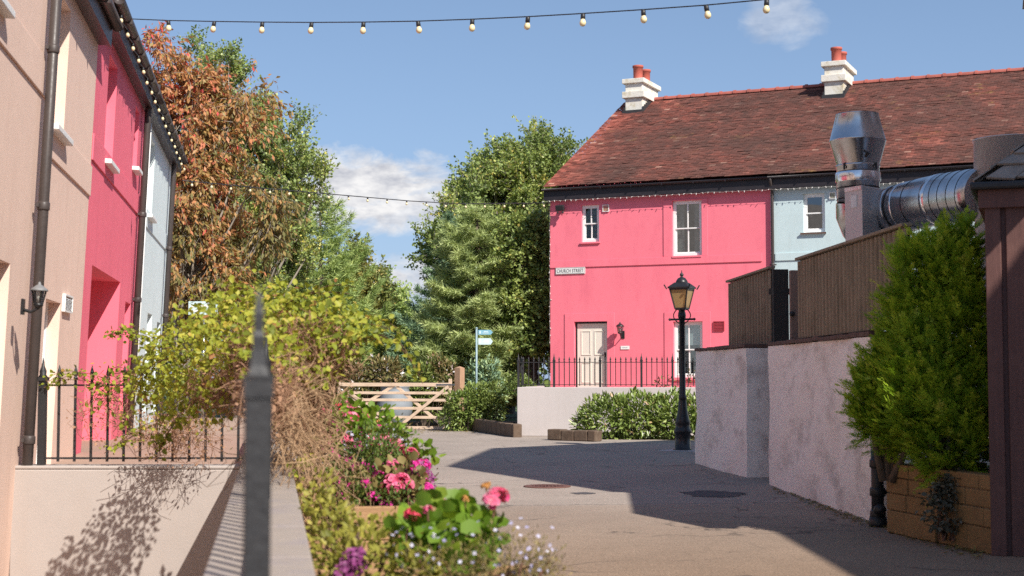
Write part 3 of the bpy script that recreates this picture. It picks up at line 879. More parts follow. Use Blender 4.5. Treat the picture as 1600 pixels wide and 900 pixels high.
O1 = op(908.5, 936, 320, 378); O2 = op(1050.5, 1096.5, 313, 399.5); O3 = op(1052.5, 1098, 502.5, 590)
OD = op(897.5, 949, 502.5, 609); OD = (OD[0], OD[1], 1.06, OD[3], .16)
OB1 = op(1255, 1289, 302, 363)
wy = {}


def tiled_roof(name, u0, u1, parent, seed, y0=-.26, y1=None, verge=0.0):
    """front slope: every course of tiles is a row of slightly lifted, individually tinted tiles"""
    r = np.random.default_rng(seed)
    y1 = HD if y1 is None else y1
    zz0 = EAVE + .26 + (y0 + .26) * (RIDGE - EAVE - .26) / (HD + .26)
    sl = math.hypot(y1 - y0, (RIDGE - zz0)); dy, dz = (y1 - y0) / sl, (RIDGE - zz0) / sl
    gauge, tw = .13, .19
    nc = int(sl / gauge); nt = int((u1 - u0) / tw) + 2
    V, Fc, T, mi = [], [], [], 0
    for c in range(nc + 1):
        s0 = c * gauge; s1 = min(sl + .02, s0 + gauge * 1.5)
        off = (c % 2) * tw / 2
        ph = r.normal(0, .004)
        for k in range(nt):
            a = u0 - verge + k * tw - off; b = a + tw - .004
            a = max(a, u0 - verge); b = min(b, u1)
            if b - a < .02: continue
            lift = .031 + r.normal(0, .005) + ph
            drop = r.normal(0, .004)
            t = float(np.clip(r.normal(.40, .22), 0, .88)) if r.random() > .018 else 1.0
            i = len(V)
            q0 = s0 + drop
            n_ = (-dz, dy)
            for (u, s_, l) in ((a, q0, lift), (b, q0, lift + r.normal(0, .003)), (b, s1, .002), (a, s1, .002), (a, q0, lift - .024), (b, q0, lift - .024)):
                V.append((u, y0 + s_ * dy + n_[0] * l, zz0 + s_ * dz + n_[1] * l)); T.append(t)
            Fc += [(i, i + 1, i + 2, i + 3), (i + 4, i + 5, i + 1, i)]
    return fast_mesh(name, np.array(V), np.array(Fc), np.array(T), M["roof"], parent)


def cottage_shell(name, label, u0, u1, mat, openings, left_gable, right_gable):
    t = thing(name, label, "house", H.M)
    mb = MB()
    facade(mb, u0, u1, BASE, EAVE, openings, depth=.13, room=.7)
    D2 = 2 * HD
    if left_gable:
        mb.add([(u0, 0, BASE), (u0, D2, BASE), (u0, D2, EAVE), (u0, HD, RIDGE - .03), (u0, 0, EAVE)], [(0, 4, 3, 2, 1)])
    if right_gable:
        mb.add([(u1, 0, BASE), (u1, D2, BASE), (u1, D2, EAVE), (u1, HD, RIDGE - .03), (u1, 0, EAVE)], [(0, 1, 2, 3, 4)])
    mb.quad((u0, D2, BASE), (u0, D2, EAVE), (u1, D2, EAVE), (u1, D2, BASE))
    mb.build("wall", [mat, M["room"]], t)
    return t


def ridge_and_back(t, u0, u1, v0):
    r = MB()
    k = int((u1 - u0) / .45); 
    for i in range(k):
        a = u0 + (u1 - u0) * i / k; b = u0 + (u1 - u0) * (i + 1) / k
        for (s0, s1, rr) in ((a, b - .05, .115), (b - .06, b + .02, .14)):
            vs = []
            for x in (s0, s1):
                for j in range(9):
                    an = PI * j / 8
                    vs.append((x, HD - rr * math.cos(an), RIDGE + .0 + rr * .92 * math.sin(an)))
            r.add(vs, [(j, j + 9, j + 10, j + 1) for j in range(8)] + [tuple(range(9))[::-1], tuple(range(9, 18))], 0, False)
    r.build("ridge", M["ridge_tile"], t)
    b_ = MB(); b_.add([(v0, HD, RIDGE), (u1, HD, RIDGE), (u1, 2 * HD + .3, EAVE - .02), (v0, 2 * HD + .3, EAVE - .02)], [(0, 1, 2, 3)])
    b_.build("rear_roof", M["roof"], t, tint=[.4] * 4)


def chimney(t, u, d0, d1, ztop, zbase):
    m = MB(); w0 = .58
    s1 = ztop - .62; 
    m.box(u, u + w0, d0, d1, zbase, s1)
    m.box(u - .085, u + w0 + .085, d0 - .085, d1 + .085, s1, s1 + .21)
    m.box(u + .0, u + w0, d0, d1, s1 + .21, ztop - .15)
    m.box(u - .085, u + w0 + .085, d0 - .085, d1 + .085, ztop - .15, ztop)
    c = m.build("chimney", M["chimney"], t, bevel=.014)
    for dd in (d0 + .42, d1 - .42):
        p = MB(); p.lathe([(.155, 0), (.165, .03), (.15, .06), (.155, .42), (.178, .43), (.178, .50), (.155, .505), (.13, .5), (.13, .2)], 18, 0, (u + w0 / 2, dd, ztop))
        p.build("pot", M["terracotta"], c)
    f = MB(); f.box(u - .05, u + w0 + .05, d0 - .16, d0 - .004, zbase + .02, zb_front(d0) + .06)
    # lead flashing stepping up both sides of the stack
    for x0, x1 in ((u - .05, u - .003), (u + w0 + .003, u + w0 + .05)):
        k = 7
        for i in range(k):
            y0 = d0 + (HD - d0 + .1) * i / k; y1 = d0 + (HD - d0 + .1) * (i + 1) / k
            f.box(x0, x1, y0 - .02, y1, zb_front(y0) - .1, zb_front(y1) + .10)
    f.build("flashing", M["lead"], c)


def zb_front(y):
    return EAVE + .26 + (y + .26) * (RIDGE - EAVE - .26) / (HD + .26) - .0


def gutter(t, u0, u1, y, z, r=.06, mat=None, name="gutter"):
    m = MB(); k = int((u1 - u0) / 2) + 1
    vs, fs = [], []
    for i in range(k + 1):
        u = u0 + (u1 - u0) * i / k
        for rr in (r, r - .012):
            for j in range(9):
                a = PI + PI * j / 8
                vs.append((u, y + rr * math.cos(a), z + rr * math.sin(a)))
    for i in range(k):
        o = i * 18
        for j in range(8):
            fs.append((o + j, o + j + 1, o + 18 + j + 1, o + 18 + j)); fs.append((o + 9 + j, o + 27 + j, o + 27 + j + 1, o + 9 + j + 1))
        fs.append((o, o + 18, o + 27, o + 9)); fs.append((o + 8, o + 17, o + 35, o + 26))
    fs.append(tuple(range(9))); fs.append(tuple(k * 18 + j for j in range(8, -1, -1)))
    m.add(vs, fs, 0, True)
    for i in range(1, int((u1 - u0) / .9)):
        u = u0 + i * .9
        m.box(u - .012, u + .012, y - r - .006, y + r + .004, z - r - .012, z - r * .2)
    m.build(name, mat or M["fascia"], t)


# pink cottage
pk = cottage_shell("cottage", "pink rendered cottage with cream door and red tiled roof at the end of the terrace", 0, uP, M["pink"], [O1, O2, O3, OD], True, False)
tiled_roof("roof", 0, uP, pk, 3, verge=.10)
ridge_and_back(pk, .90, uP, -.1)
ztop1 = 10.98
chimney(pk, .30, HD - 1.02, HD + .55, ztop1, zb_front(HD - 1.02) - .1)
# raised bands round the openings, string course
tr = MB(); P_ = .022
def band(px0, px1, py0, py1):
    a = op(px0, px1, py0, py1); tr.box(a[0], a[1], -P_, -.0005, a[2], a[3])
def surround(o, px0, px1, ztop, zbot, side_l=True):
    ul = hx(px0, 450)[0]; ur = hx(px1, 450)[0]
    tr.box(ul, o[0] - .002, -P_, -.0005, zbot, ztop if ztop else o[3])
    tr.box(o[1] + .002, ur, -P_, -.0005, zbot, ztop if ztop else o[3])
    if ztop: tr.box(o[0] - .002, o[1] + .002, -P_, -.0005, o[3] + .002, ztop)
zs1, zs0 = hx(1030, 402)[1], hx(1030, 413.5)[1]
surround(O2, 1037.5, 1106.5, O2[3] + .03, zs1 + .001)
surround(OD, 882.5, 960, hx(920, 489.5)[1], 1.0)
surround(O3, 1038, 1110, hx(1075, 487)[1], 1.0)
tr.box(.0, hx(1191, 410)[0], -.03, -.001, zs0, zs1)
tr.box(O1[0] - .03, O1[1] + .04, -.05, -.001, O1[2] - .05, O1[2] - .002)
tr.box(O2[0] - .0, O2[1] + .0, -.05, -.0235, O2[2] - .05, O2[2] - .002)
tr.box(O3[0] - .12, O3[1] + .12, -.06, -.0235, O3[2] - .07, O3[2] - .002)
tr.build("trim", M["pink"], pk, bevel=.004)
sash(pk, *O1, .075, sill=False, curtain=False)
sash(pk, *O2, .075, sill=False, curtain=True)
sash(pk, *O3, .075, sill=False, blind=.42)
# panelled front door
dm = MB(); a, b, c, d = OD[:4]
dm.box(a + .05, b - .012, .10, .15, c, d - .05)
wd_ = (b - a)
for (x0, x1) in ((a + .17, a + wd_ * .47), (a + wd_ * .57, b - .13)):
    for (q0, q1) in ((c + .2, c + .78), (c + .98, d - .25)):
        for (e0, e1, g0, g1) in ((x0, x1, q0, q0 + .03), (x0, x1, q1 - .03, q1), (x0, x0 + .03, q0 + .03, q1 - .03), (x1 - .03, x1, q0 + .03, q1 - .03)):
            dm.box(e0, e1, .086, .0995, g0, g1)
dr = dm.build("door", M["door"], pk, bevel=.006)
hn = MB(); hn.tube([(b - .1, .10, c + .98), (b - .1, .05, c + .98), (b - .19, .05, c + .98)], .011, 8); hn.box(b - .125, b - .075, .094, .0995, c + .88, c + 1.06); hn.build("handle", M["black"], dr)
fr = MB(); fr.box(a, a + .05, .09, .15, c, d); fr.box(a + .05, b, .09, .15, d - .048, d); fr.build("door_edge_strip", M["fascia"], pk)  # dark strip along the left and top edges of the door
# eaves
UEb = uP
ev = MB(); ev.box(-.12, uP, -.2, -.15, EAVE - .12, EAVE + .22); ev.box(-.12, uP, -.15, -.002, EAVE - .11, EAVE - .06)
ev.build("fascia", M["fascia"], pk)
gutter(pk, -.14, uP + .0, -.265, EAVE + .20)
# small wall fittings
def vent(t, o, mat, name="vent", bars=4, matslat=None):
    m = MB(); a, b, c, d = o
    m.box(a, b, -.035, -.001, c, c + .018); m.box(a, b, -.035, -.001, d - .018, d); m.box(a, a + .018, -.035, -.001, c + .018, d - .018); m.box(b - .018, b, -.035, -.001, c + .018, d - .018)
    v = m.build(name, mat, t)
    s = MB()
    for i in range(bars):
        z = c + .03 + (d - c - .06) * (i + .5) / bars
        s.add([(a + .018, -.03, z - .012), (b - .018, -.03, z - .012), (b - .018, -.008, z + .012), (a + .018, -.008, z + .012)], [(0, 1, 2, 3)])
    s.build("slats", matslat or mat, v)
    return v
M["vent_tan"] = surf("tan_vent", (0.5, 0.4, 0.25), .6)
vent(pk, op(942, 952, 320, 331), M["white"], bars=3, matslat=M["vent_tan"])
M["vent_red"] = surf("red_vent", (0.34, 0.035, 0.05), .6)
vent(pk, op(1115, 1132, 502, 517), M["vent_red"], bars=5)

# pale blue cottage next door
bl = cottage_shell("cottage", "pale blue cottage continuing the red tiled roof behind the steel ducts", uP, UE, M["pale_blue"], [OB1], False, True)
tiled_roof("roof", uP, UE, bl, 4)
ridge_and_back(bl, uP, UE, uP)
u2 = H.loc(1289, 150, HD - .95)[0]
chimney(bl, u2, HD - 1.02, HD + .55, ztop1, zb_front(HD - 1.02) - .1)
sash(bl, *OB1, .075, cols=1, sill=False)
tb = MB(); tb.box(uP + .12, UE, -.03, -.001, zs0, zs1); tb.box(OB1[0] - .06, OB1[1] + .03, -.05, -.001, OB1[2] - .05, OB1[2] - .002)
tb.build("trim", M["pale_blue"], bl, bevel=.004)
tsl = MB(); tsl.box(OB1[0] - .07, OB1[1] + .04, -.065, -.0505, OB1[2] - .05, OB1[2] - .004); tsl.build("sill", M["coping_tile"], bl)
ev = MB(); ev.box(uP, UE + .1, -.2, -.15, EAVE - .12, EAVE + .22); ev.box(uP, UE + .1, -.15, -.002, EAVE - .11, EAVE - .06); ev.build("fascia", M["fascia"], bl)
gutter(bl, uP, UE + .1, -.265, EAVE + .20)
vent(bl, op(1296, 1306, 300, 311), M["white"], bars=3, matslat=M["vent_tan"])


def downpipe(t, x, y, z0, z1, r=.042, off=None, mat=None, joints=(2.2, 4.4), swan=True):
    m = MB()
    if swan: m.tube([(x, off, z1 + .16), (x, off + .01, z1 + .07), (x, (off + y) / 2, z1 - .05), (x, y - .005, z1 - .18), (x, y, z1 - .30), (x, y, z0)], r, 10)
    else: m.tube([(x, y, z0), (x, y, z1)], r, 10)
    for j in joints:
        if z0 < j < z1 - .35:
            m.lathe([(r * 1.16, 0), (r * 1.2, .01), (r * 1.2, .06), (r * 1.05, .075)], 12, 0, (x, y, j)); m.box(x - .09, x + .09, y + r * .6, y + r * 1.2, j + .02, j + .05)
    return m.build("downpipe", mat or M["pipe"], t)
downpipe(pk, hx(1208, 350)[0], -.075, BASE, EAVE + .02, off=-.265)

# things fixed to the pink cottage
so = op(868.5, 914.5, 417.5, 428.5)
sg = thing("street_sign", "white nameplate reading CHURCH STREET at the left corner of the pink cottage", "sign", H.M @ Matrix.Translation((so[0], 0, so[2])))
m = MB(); sw, sh = so[1] - so[0], so[3] - so[2]
m.box(0, sw, -.03, -.002, 0, sh); m.build("plate", M["sign_white"], sg, bevel=.006)
m = MB()
for (x0, x1, z0, z1) in ((.012, sw - .012, .012, .02), (.012, sw - .012, sh - .02, sh - .012), (.012, .02, .02, sh - .02), (sw - .02, sw - .012, .02, sh - .02)):
    m.box(x0, x1, -.0335, -.031, z0, z1)
m.build("border", M["ink"], sg)


def lettering(txt, parent, width, cx, cz, y, mat, name="lettering", rot=(R(90), 0, 0), serif=True, height=None):
    cu = bpy.data.curves.new(name, "FONT"); cu.body = txt; cu.size = 1; cu.align_x = "CENTER"; cu.align_y = "CENTER"; cu.extrude = .004; cu.resolution_u = 3; cu.space_character = 1.12
    tmp = bpy.data.objects.new(name, cu); COL.objects.link(tmp)
    bpy.context.view_layer.update()
    me = bpy.data.meshes.new_from_object(tmp.evaluated_get(bpy.context.evaluated_depsgraph_get()))
    bpy.data.objects.remove(tmp)
    xs = [v.co.x for v in me.vertices]; ys = [v.co.y for v in me.vertices]
    s = width / (max(xs) - min(xs)); s2 = s if height is None else height / (max(ys) - min(ys))
    mx, my = (max(xs) + min(xs)) / 2, (max(ys) + min(ys)) / 2
    for v in me.vertices: v.co = ((v.co.x - mx) * s, (v.co.y - my) * s2, v.co.z * .5)
    me.materials.clear(); me.materials.append(mat)
    o = bpy.data.objects.new(name, me); COL.objects.link(o); o.parent = parent
    o.location = (cx, y, cz); o.rotation_euler = rot
    return o
lettering("CHURCH STREET", sg, sw - .10, sw / 2, sh / 2, -.034, M["ink"], height=sh * .5)
po = op(970, 983.5, 540.5, 546)
pq = thing("door_plaque", "small white plaque beside the cream door under the wall lantern", "sign", H.M @ Matrix.Translation((po[0], 0, po[2])))
m = MB(); m.box(0, po[1] - po[0], -.02, -.002, 0, po[3] - po[2]); m.build("plate", M["sign_white"], pq, bevel=.004)
m = MB(); m.box(.05, po[1] - po[0] - .05, -.0215, -.0205, .04, .062); m.build("faded_print", M["blind"], pq)
lu, lz = hx(974.5, 520)
lantern("wall_lantern", "black wall lantern beside the cream door of the pink cottage", H.M @ Matrix.Translation((lu - .02, 0, lz + .02)), .33, arm=.24)
fu, fz = hx(880, 326)
fl = thing("floodlight", "dark floodlight high on the pink cottage wall under the eaves", "floodlight", H.M @ Matrix.Translation((fu, 0, fz)))
m = MB(); m.box(-.035, .035, -.12, -.002, -.05, .03); m.build("bracket", M["black"], fl)
m = MB(); X = Matrix.Translation((-.02, -.2, 0)) @ Matrix.Rotation(R(18), 4, "X"); m.box(-.12, .12, -.06, .06, -.075, .075, 0, X); m.lathe([(.03, 0), (.03, .05), (.02, .07)], 8, 0, (.07, -.2, -.16)); m.lathe([(.03, 0), (.03, .05), (.02, .07)], 8, 0, (-.09, -.2, -.16))
m.build("head", M["black_matt"], fl, bevel=.012)

# fairy lights pinned along the fascia: cable and little white lamps
fy = thing("fairy_lights", "string of tiny white lights along the fascia of the pink and blue cottages", "fairy lights", H.M)
path, bulbs = [], []
x = -.12; k = 0; r_ = np.random.default_rng(5)
while x < 12.2:
    z = EAVE - .135 + r_.normal(0, .006); path.append((x, -.215, z)); bulbs.append((x, -.215, z)); path.append((x + .085, -.215, z - .012 + r_.normal(0, .004))); x += .168
m = MB(); m.tube(path, .0025, 4); m.build("cable", M["icicle"], fy)
pb = None
for i, q in enumerate(bulbs[:74]):
    if pb is None:
        m = MB(); m.lathe([(.006, -.055), (.011, -.03), (.008, 0)], 5); pb = o = m.build("bulb", M["icicle"], fy)
    else:
        o = pb.copy(); COL.objects.link(o); o.parent = fy
    o.location = q; o.rotation_euler = (r_.normal(0, .5), r_.normal(0, .5), 0)
fy2 = thing("fairy_lights", "string of tiny white lights hanging down the left corner of the pink cottage", "fairy lights", H.M)
m = MB(); pts = [(-.012 + r_.normal(0, .006), -.012, EAVE - .15 - i * .1) for i in range(42)]; m.tube(pts, .0022, 4); m.build("cable", M["icicle"], fy2)
for i in range(0, 42, 2):
    o = pb.copy(); COL.objects.link(o); o.parent = fy2; o.location = pts[i]; o.rotation_euler = (r_.normal(0, .6), r_.normal(0, .6), 0)

# ------------------------------------------------------------------ terrace in front of the pink cottage
wl, wr = on_ground(808, 681.5), on_ground(1105, 683)
wdir = nrm((wr - wl)[None])[0]
WA = math.atan2(wdir[1], wdir[0])
Wf = Fr((wl[0], wl[1], 0), WA)
wlen = np.linalg.norm(wr - wl) + 5.5
wz = Wf.loc(870, 605)[1]
m = MB(); m.box(0, wlen * .485, 0, .22, 0, wz)
m.box(wlen * .485 + .001, wlen, -.0, .22, 0, wz + .004)
rt = Wf.loc(808, 640)
m.box(.0, .22, .2205, 4.6, 0, wz - .002)
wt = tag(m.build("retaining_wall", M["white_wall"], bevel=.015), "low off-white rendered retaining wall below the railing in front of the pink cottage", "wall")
wt.matrix_world = Wf.M
m = MB(); m.add([(.22, .22, 1.02), (wlen, .22, 1.02), (wlen, 8, 1.02), (.22, 8, 1.02)], [(0, 1, 2, 3)])
tc_ = tag(m.build("terrace", M["paving"]), kind="structure"); tc_.matrix_world = Wf.M
rlen = Wf.loc(1100, 605)[0] + 2.2
px_ = [Wf.loc(p, 590)[0] for p in (860, 935, 1001.5, 1053)]
pitch = .125
pp_ = [round(p / pitch) * pitch for p in px_]
zr_ = Wf.loc(1000, 566)[1]; zt_ = Wf.loc(1000, 557)[1]
railing("railing", "black spear-topped railing on the white wall in front of the pink cottage", Wf.M @ Matrix.Translation((0.02, .11, 0)), rlen, wz, zr_, zt_, pitch, [0.0] + pp_, zt_ + .04, r=.010, head=.12, post_r=.026)
railing("railing", "short black spear-topped railing running back beside the left corner of the pink cottage", Wf.M @ Matrix.Translation((0.11, .25, 0)) @ Matrix.Rotation(R(97), 4, "Z"), 4.2, wz, zr_, zt_, pitch, [4.125], zt_ + .04, r=.010, head=.12, post_r=.026)
# kerb stones round the beds
def kerb(name, label, a, b, wd, h):
    a, b = Vector(a), Vector(b); L_ = (b - a).length; d = (b - a).normalized(); r = np.random.default_rng(11)
    mb = MB(); x = 0
    while x < L_ - .05:
        l = min(r.uniform(.35, .6), L_ - x); p = a + d * x; q = a + d * (x + l - .012)
        mb.bar((p.x, p.y, h / 2 + r.normal(0, .01)), (q.x, q.y, h / 2 + r.normal(0, .01)), wd, h); x += l
    return tag(mb.build(name, M["kerb"], bevel=.02), label, "kerb")
a, b = on_ground(735, 672), on_ground(809, 683.5)
kerb("kerb_edging", "low brown stone edging under the shrubs beside the gate", a, b, .22, .32)
a, b = on_ground(861, 687.5), on_ground(936, 690)
kerb("kerb_edging", "low brown stone edging in front of the laurel bush", a, b, .3, .24)

# ------------------------------------------------------------------ lamp post
lp = on_ground(1067, 704)
lt = thing("street_lamp", "black cast iron street lamp with amber lantern beside the white boundary wall", "street lamp", loc=(lp[0], lp[1], 0), rz=R(-28))
s_ = 2300 / lp[1]
def zl(py): return at(1067, py, lp[1])[2]
m = MB()
m.lathe([(.19, 0), (.19, .03), (.155, .035), (.150, .33), (.175, .36), (.175, .40), (.15, .43), (.14, .52), (.155, .55), (.13, .62), (.095, .80), (.08, .95), (.072, 1.0), (.082, 1.02), (.082, 1.06), (.066, 1.09),
         (.060, 1.7), (.055, zl(497)), (.075, zl(497) + .01), (.08, zl(497) + .06), (.058, zl(497) + .09), (.055, zl(490) + .05), (.085, zl(490) + .08), (.06, zl(490) + .12), (.06, zl(486)), (.03, zl(483))], 16)
z = zl(499); m.tube([(-.26, 0, z), (.26, 0, z)], .02, 8); m.lathe([(.005, -.03), (.035, 0), (.005, .03)], 8, 0, (.26, 0, z)); m.lathe([(.005, -.03), (.035, 0), (.005, .03)], 8, 0, (-.26, 0, z))
m.build("post", M["black"], lt)
zb, zt, zr, zf = zl(482), zl(452), zl(437), zl(430)
m = MB()
for sx, sy in ((1, 0), (-1, 0), (0, 1), (0, -1)):
    pts = []
    for i in range(13):
        t_ = i / 12; rad = .05 + .13 * math.sin(PI * t_) ** .8; zz = zb - .30 + .32 * t_
        pts.append((sx * rad, sy * rad, zz))
    m.tube(pts, .011, 6)
m.build("bracket", M["black"], lt)
hb, ht = .105, .185
c4 = [(1, 1), (-1, 1), (-1, -1), (1, -1)]
for i in range(4):
    a, b = c4[i], c4[(i + 1) % 4]
    m = MB(); e = .97
    m.quad((a[0] * hb * e, a[1] * hb * e, zb), (b[0] * hb * e, b[1] * hb * e, zb), (b[0] * ht * e, b[1] * ht * e, zt), (a[0] * ht * e, a[1] * ht * e, zt))
    m.build("lamp_glass", M["amber"], lt)
m = MB()
for i in range(4):
    a, b = c4[i], c4[(i + 1) % 4]
    m.bar((a[0] * hb, a[1] * hb, zb - .01), (a[0] * ht, a[1] * ht, zt + .01), .022, .022)
    m.bar((a[0] * hb, a[1] * hb, zb), (b[0] * hb, b[1] * hb, zb), .02, .026); m.bar((a[0] * ht, a[1] * ht, zt), (b[0] * ht, b[1] * ht, zt), .024, .03)
    m.bar((a[0] * (ht + .045), a[1] * (ht + .045), zt + .0), (a[0] * (ht + .085), a[1] * (ht + .085), zt + .085), .02, .02)
m.box(-hb, hb, -hb, hb, zb - .03, zb - .012)
m.build("lantern_frame", M["black"], lt)
q2 = math.sqrt(2)
m = MB(); m.lathe([(ht * q2 * 1.16, zt + .012), (ht * q2 * 1.18, zt + .04), (ht * q2 * .62, zr - .06)], 4, 0, smooth=False, rot=PI / 4)
m.lathe([(.12, zr - .075), (.125, zr - .06), (.11, zr - .02), (.075, zr + .03), (.03, zr + .05), (.022, zr + .065), (.042, zr + .09), (.03, zr + .12), (.012, zr + .14), (.004, zr + .19)], 14)
m.build("lantern_roof", M["black"], lt)
m = MB(); m.add([(-.35, -.3, .012), (.42, -.26, .012), (.38, .3, .012), (-.3, .28, .012), (-.4, -.35, .002), (.5, -.3, .002), (.45, .35, .002), (-.36, .33, .002)], [(0, 1, 2, 3), (4, 5, 1, 0), (5, 6, 2, 1), (6, 7, 3, 2), (7, 4, 0, 3)])
m.build("foot_slab", M["white_wall"], lt)

# ------------------------------------------------------------------ five-bar field gate
ga, gb = on_ground(527, 669.5), on_ground(706.5, 671.5)
gv = gb - ga; gl = float(np.linalg.norm(gv[:2])); Gf = Fr((ga[0], ga[1], 0), math.atan2(gv[1], gv[0]))
gt = thing("field_gate", "pale timber five-bar gate with crossed braces closing the end of the lane", "gate", Gf.M)
gz = [Gf.loc(640, p)[1] for p in (668, 652, 638, 625, 614, 601)]
gz = [gz[0], gz[1], gz[2], gz[3], gz[4], gz[5]]
for i, z in enumerate(gz):
    m = MB(); hh = .075 if i < 5 else .10
    m.box(0.04, gl - .085 if i < 5 else gl - .01, -.035, -.010, z - hh / 2, z + hh / 2)
    m.build("bar", M["oak"], gt, bevel=.006)
m = MB(); m.box(gl - .11, gl - .02, -.0095, .05, .04, gz[5] + .16); m.build("stile", M["oak"], gt, bevel=.01)
m = MB(); m.box(0, .075, -.0095, .05, .06, gz[5] + .08); m.build("stile", M["oak"], gt, bevel=.01)
for (x0, z0, x1, z1, y) in ((gl * .54, gz[0], gl * .97, gz[5] - .05, -.05), (gl * .53, gz[0], gl * .10, gz[5] - .2, -.05), (gl * .06, gz[1], gl * .50, gz[5] - .02, .004), (gl * .94, gz[0], gl * .52, gz[5] - .05, .004)):
    m = MB(); m.bar((x0, y, z0), (x1, y, z1), .024, .085); m.build("brace", M["oak"], gt, bevel=.005)
m = MB(); m.box(gl - .02, gl + .09, -.045, -.036, gz[5] - .02, gz[5] + .02); m.box(gl - .45, gl - .02, -.042, -.0355, gz[5] - .02, gz[5] + .02); m.build("hinge", M["galv"], gt)
gp = at(718, 640, gb[1] + .25); hp = at(718, 575, gb[1] + .25)[2]
m = MB(); m.box(-.10, .10, -.10, .10, 0, hp); m.add([(-.10, -.10, hp), (.10, -.10, hp), (.10, .10, hp), (-.10, .10, hp), (0, 0, hp + .05)], [(0, 1, 4), (1, 2, 4), (2, 3, 4), (3, 0, 4)])
o = tag(m.build("gate_post", M["oak_post"], bevel=.008), "square brown timber hanging post at the right end of the gate", "post"); o.location = (gp[0], gp[1], 0); o.rotation_euler = (0, 0, R(-38))
m = MB(); m.box(-.09, .09, -.09, .09, 0, hp - .15); o = tag(m.build("gate_post", M["oak_post"], bevel=.012), "timber latch post at the left end of the gate, half hidden by the vine", "post"); o.location = (ga[0] - .16, ga[1] + .05, 0)
# behind the gate: pale water butt, low brick wall, dark notice board
wb = at(617, 640, 41.8)
t = thing("water_butt", "pale grey rounded tub standing behind the gate", "tub", loc=(wb[0], wb[1], 0))
m = MB(); m.lathe([(.30, 0), (.33, .03), (.49, .30), (.50, .48), (.50, .55), (.40, .95), (.40, 1.0), (.42, 1.02), (.42, 1.05)], 10, 0, (0, 0, .12)); m.build("body", M["butt"], t)
m = MB(); m.lathe([(.36, 0), (.33, .12)], 10); m.build("base", M["lead"], t)
m = MB(); m.lathe([(.43, 0), (.43, .03), (.2, .06)], 10, 0, (0, 0, 1.172)); m.build("lid", M["butt"], t)
bw0, bw1 = at(505, 640, 43.6), at(594, 640, 43.6)
m = MB(); m.box(0, bw1[0] - bw0[0], 0, .25, 0, .82); m.box(-.02, bw1[0] - bw0[0] + .02, -.03, .28, .823, .87, 1)
o = tag(m.build("brick_wall", [M["brick"], M["coping_tile"]]), "low brown brick wall behind the left end of the gate", "wall"); o.location = (bw0[0], bw0[1], 0)
nb = at(541, 619, 42.4)
t = thing("notice_board", "small dark notice board on a post behind the left end of the gate", "sign", loc=(nb[0], nb[1], 0))
m = MB(); m.box(-.05, .05, .0, .08, 0, 1.3); m.build("post", M["fence_dark"], t)
m = MB(); m.box(-.22, .22, -.03, -.002, .62, 1.05); m.build("board", M["lead"], t, bevel=.006)
m = MB()
for z in (.72, .82, .92): m.box(-.16, .16, -.034, -.031, z, z + .03)
m.build("worn_print", M["blind"], t)

# finger post
fp = at(744.5, 600, 41.6)
t = thing("finger_post", "pale blue finger post with two direction boards behind the hedge", "sign", loc=(fp[0], fp[1], 0))
zt_ = at(744, 514, 41.6)[2]
m = MB(); m.tube([(0, 0, 0), (0, 0, zt_)], .028, 10); m.lathe([(.032, 0), (.045, .02), (.01, .05)], 10, 0, (0, 0, zt_)); m.build("post", M["sign_post"], t)
for (p0, p1, mt, pr) in ((515.5, 523, "sign_blue", "sign_pale"), (528.5, 538.5, "sign_pale", "sign_white")):
    z1, z0 = at(744, p0, 41.6)[2], at(744, p1, 41.6)[2]; zm = (z0 + z1) / 2
    m = MB(); vs = [(.05, z0), (.40, z0), (.46, zm), (.40, z1), (.05, z1)]
    m.add([(x, -.02, z) for x, z in vs] + [(x, .02, z) for x, z in vs], [(0, 1, 2, 3, 4), (9, 8, 7, 6, 5)] + [(i, i + 5, (i + 1) % 5 + 5, (i + 1) % 5) for i in range(5)])
    bd = m.build("board", M[mt], t)
    m = MB(); m.box(.075, .125, -.024, -.021, zm - .04, zm + .04); m.box(.2, .33, -.024, -.021, zm + .005, zm + .03); m.box(.17, .35, -.024, -.021, zm - .03, zm - .012); m.build("worn_print", M[pr], bd)

# blurred blue board behind the vine on the left
bb = at(318, 480, 30.0)
t = thing("blue_board", "light blue board above the vine in front of the autumn tree", "sign", loc=(bb[0], bb[1], 0))
z0, z1 = at(318, 492, 30)[2], at(318, 471, 30)[2]
m = MB(); m.box(-.30, .30, -.025, .025, z0, z1); m.build("board", M["sign_pale"], t)
m = MB(); m.box(-.24, .2, -.03, -.027, z0 + .15, z0 + .2); m.box(-.2, .24, -.03, -.027, z0 + .06, z0 + .10); m.build("worn_print", M["sign_white"], t)
m = MB(); m.tube([(0, .05, 0), (0, .05, z1)], .03, 8); m.build("post", M["galv"], t)

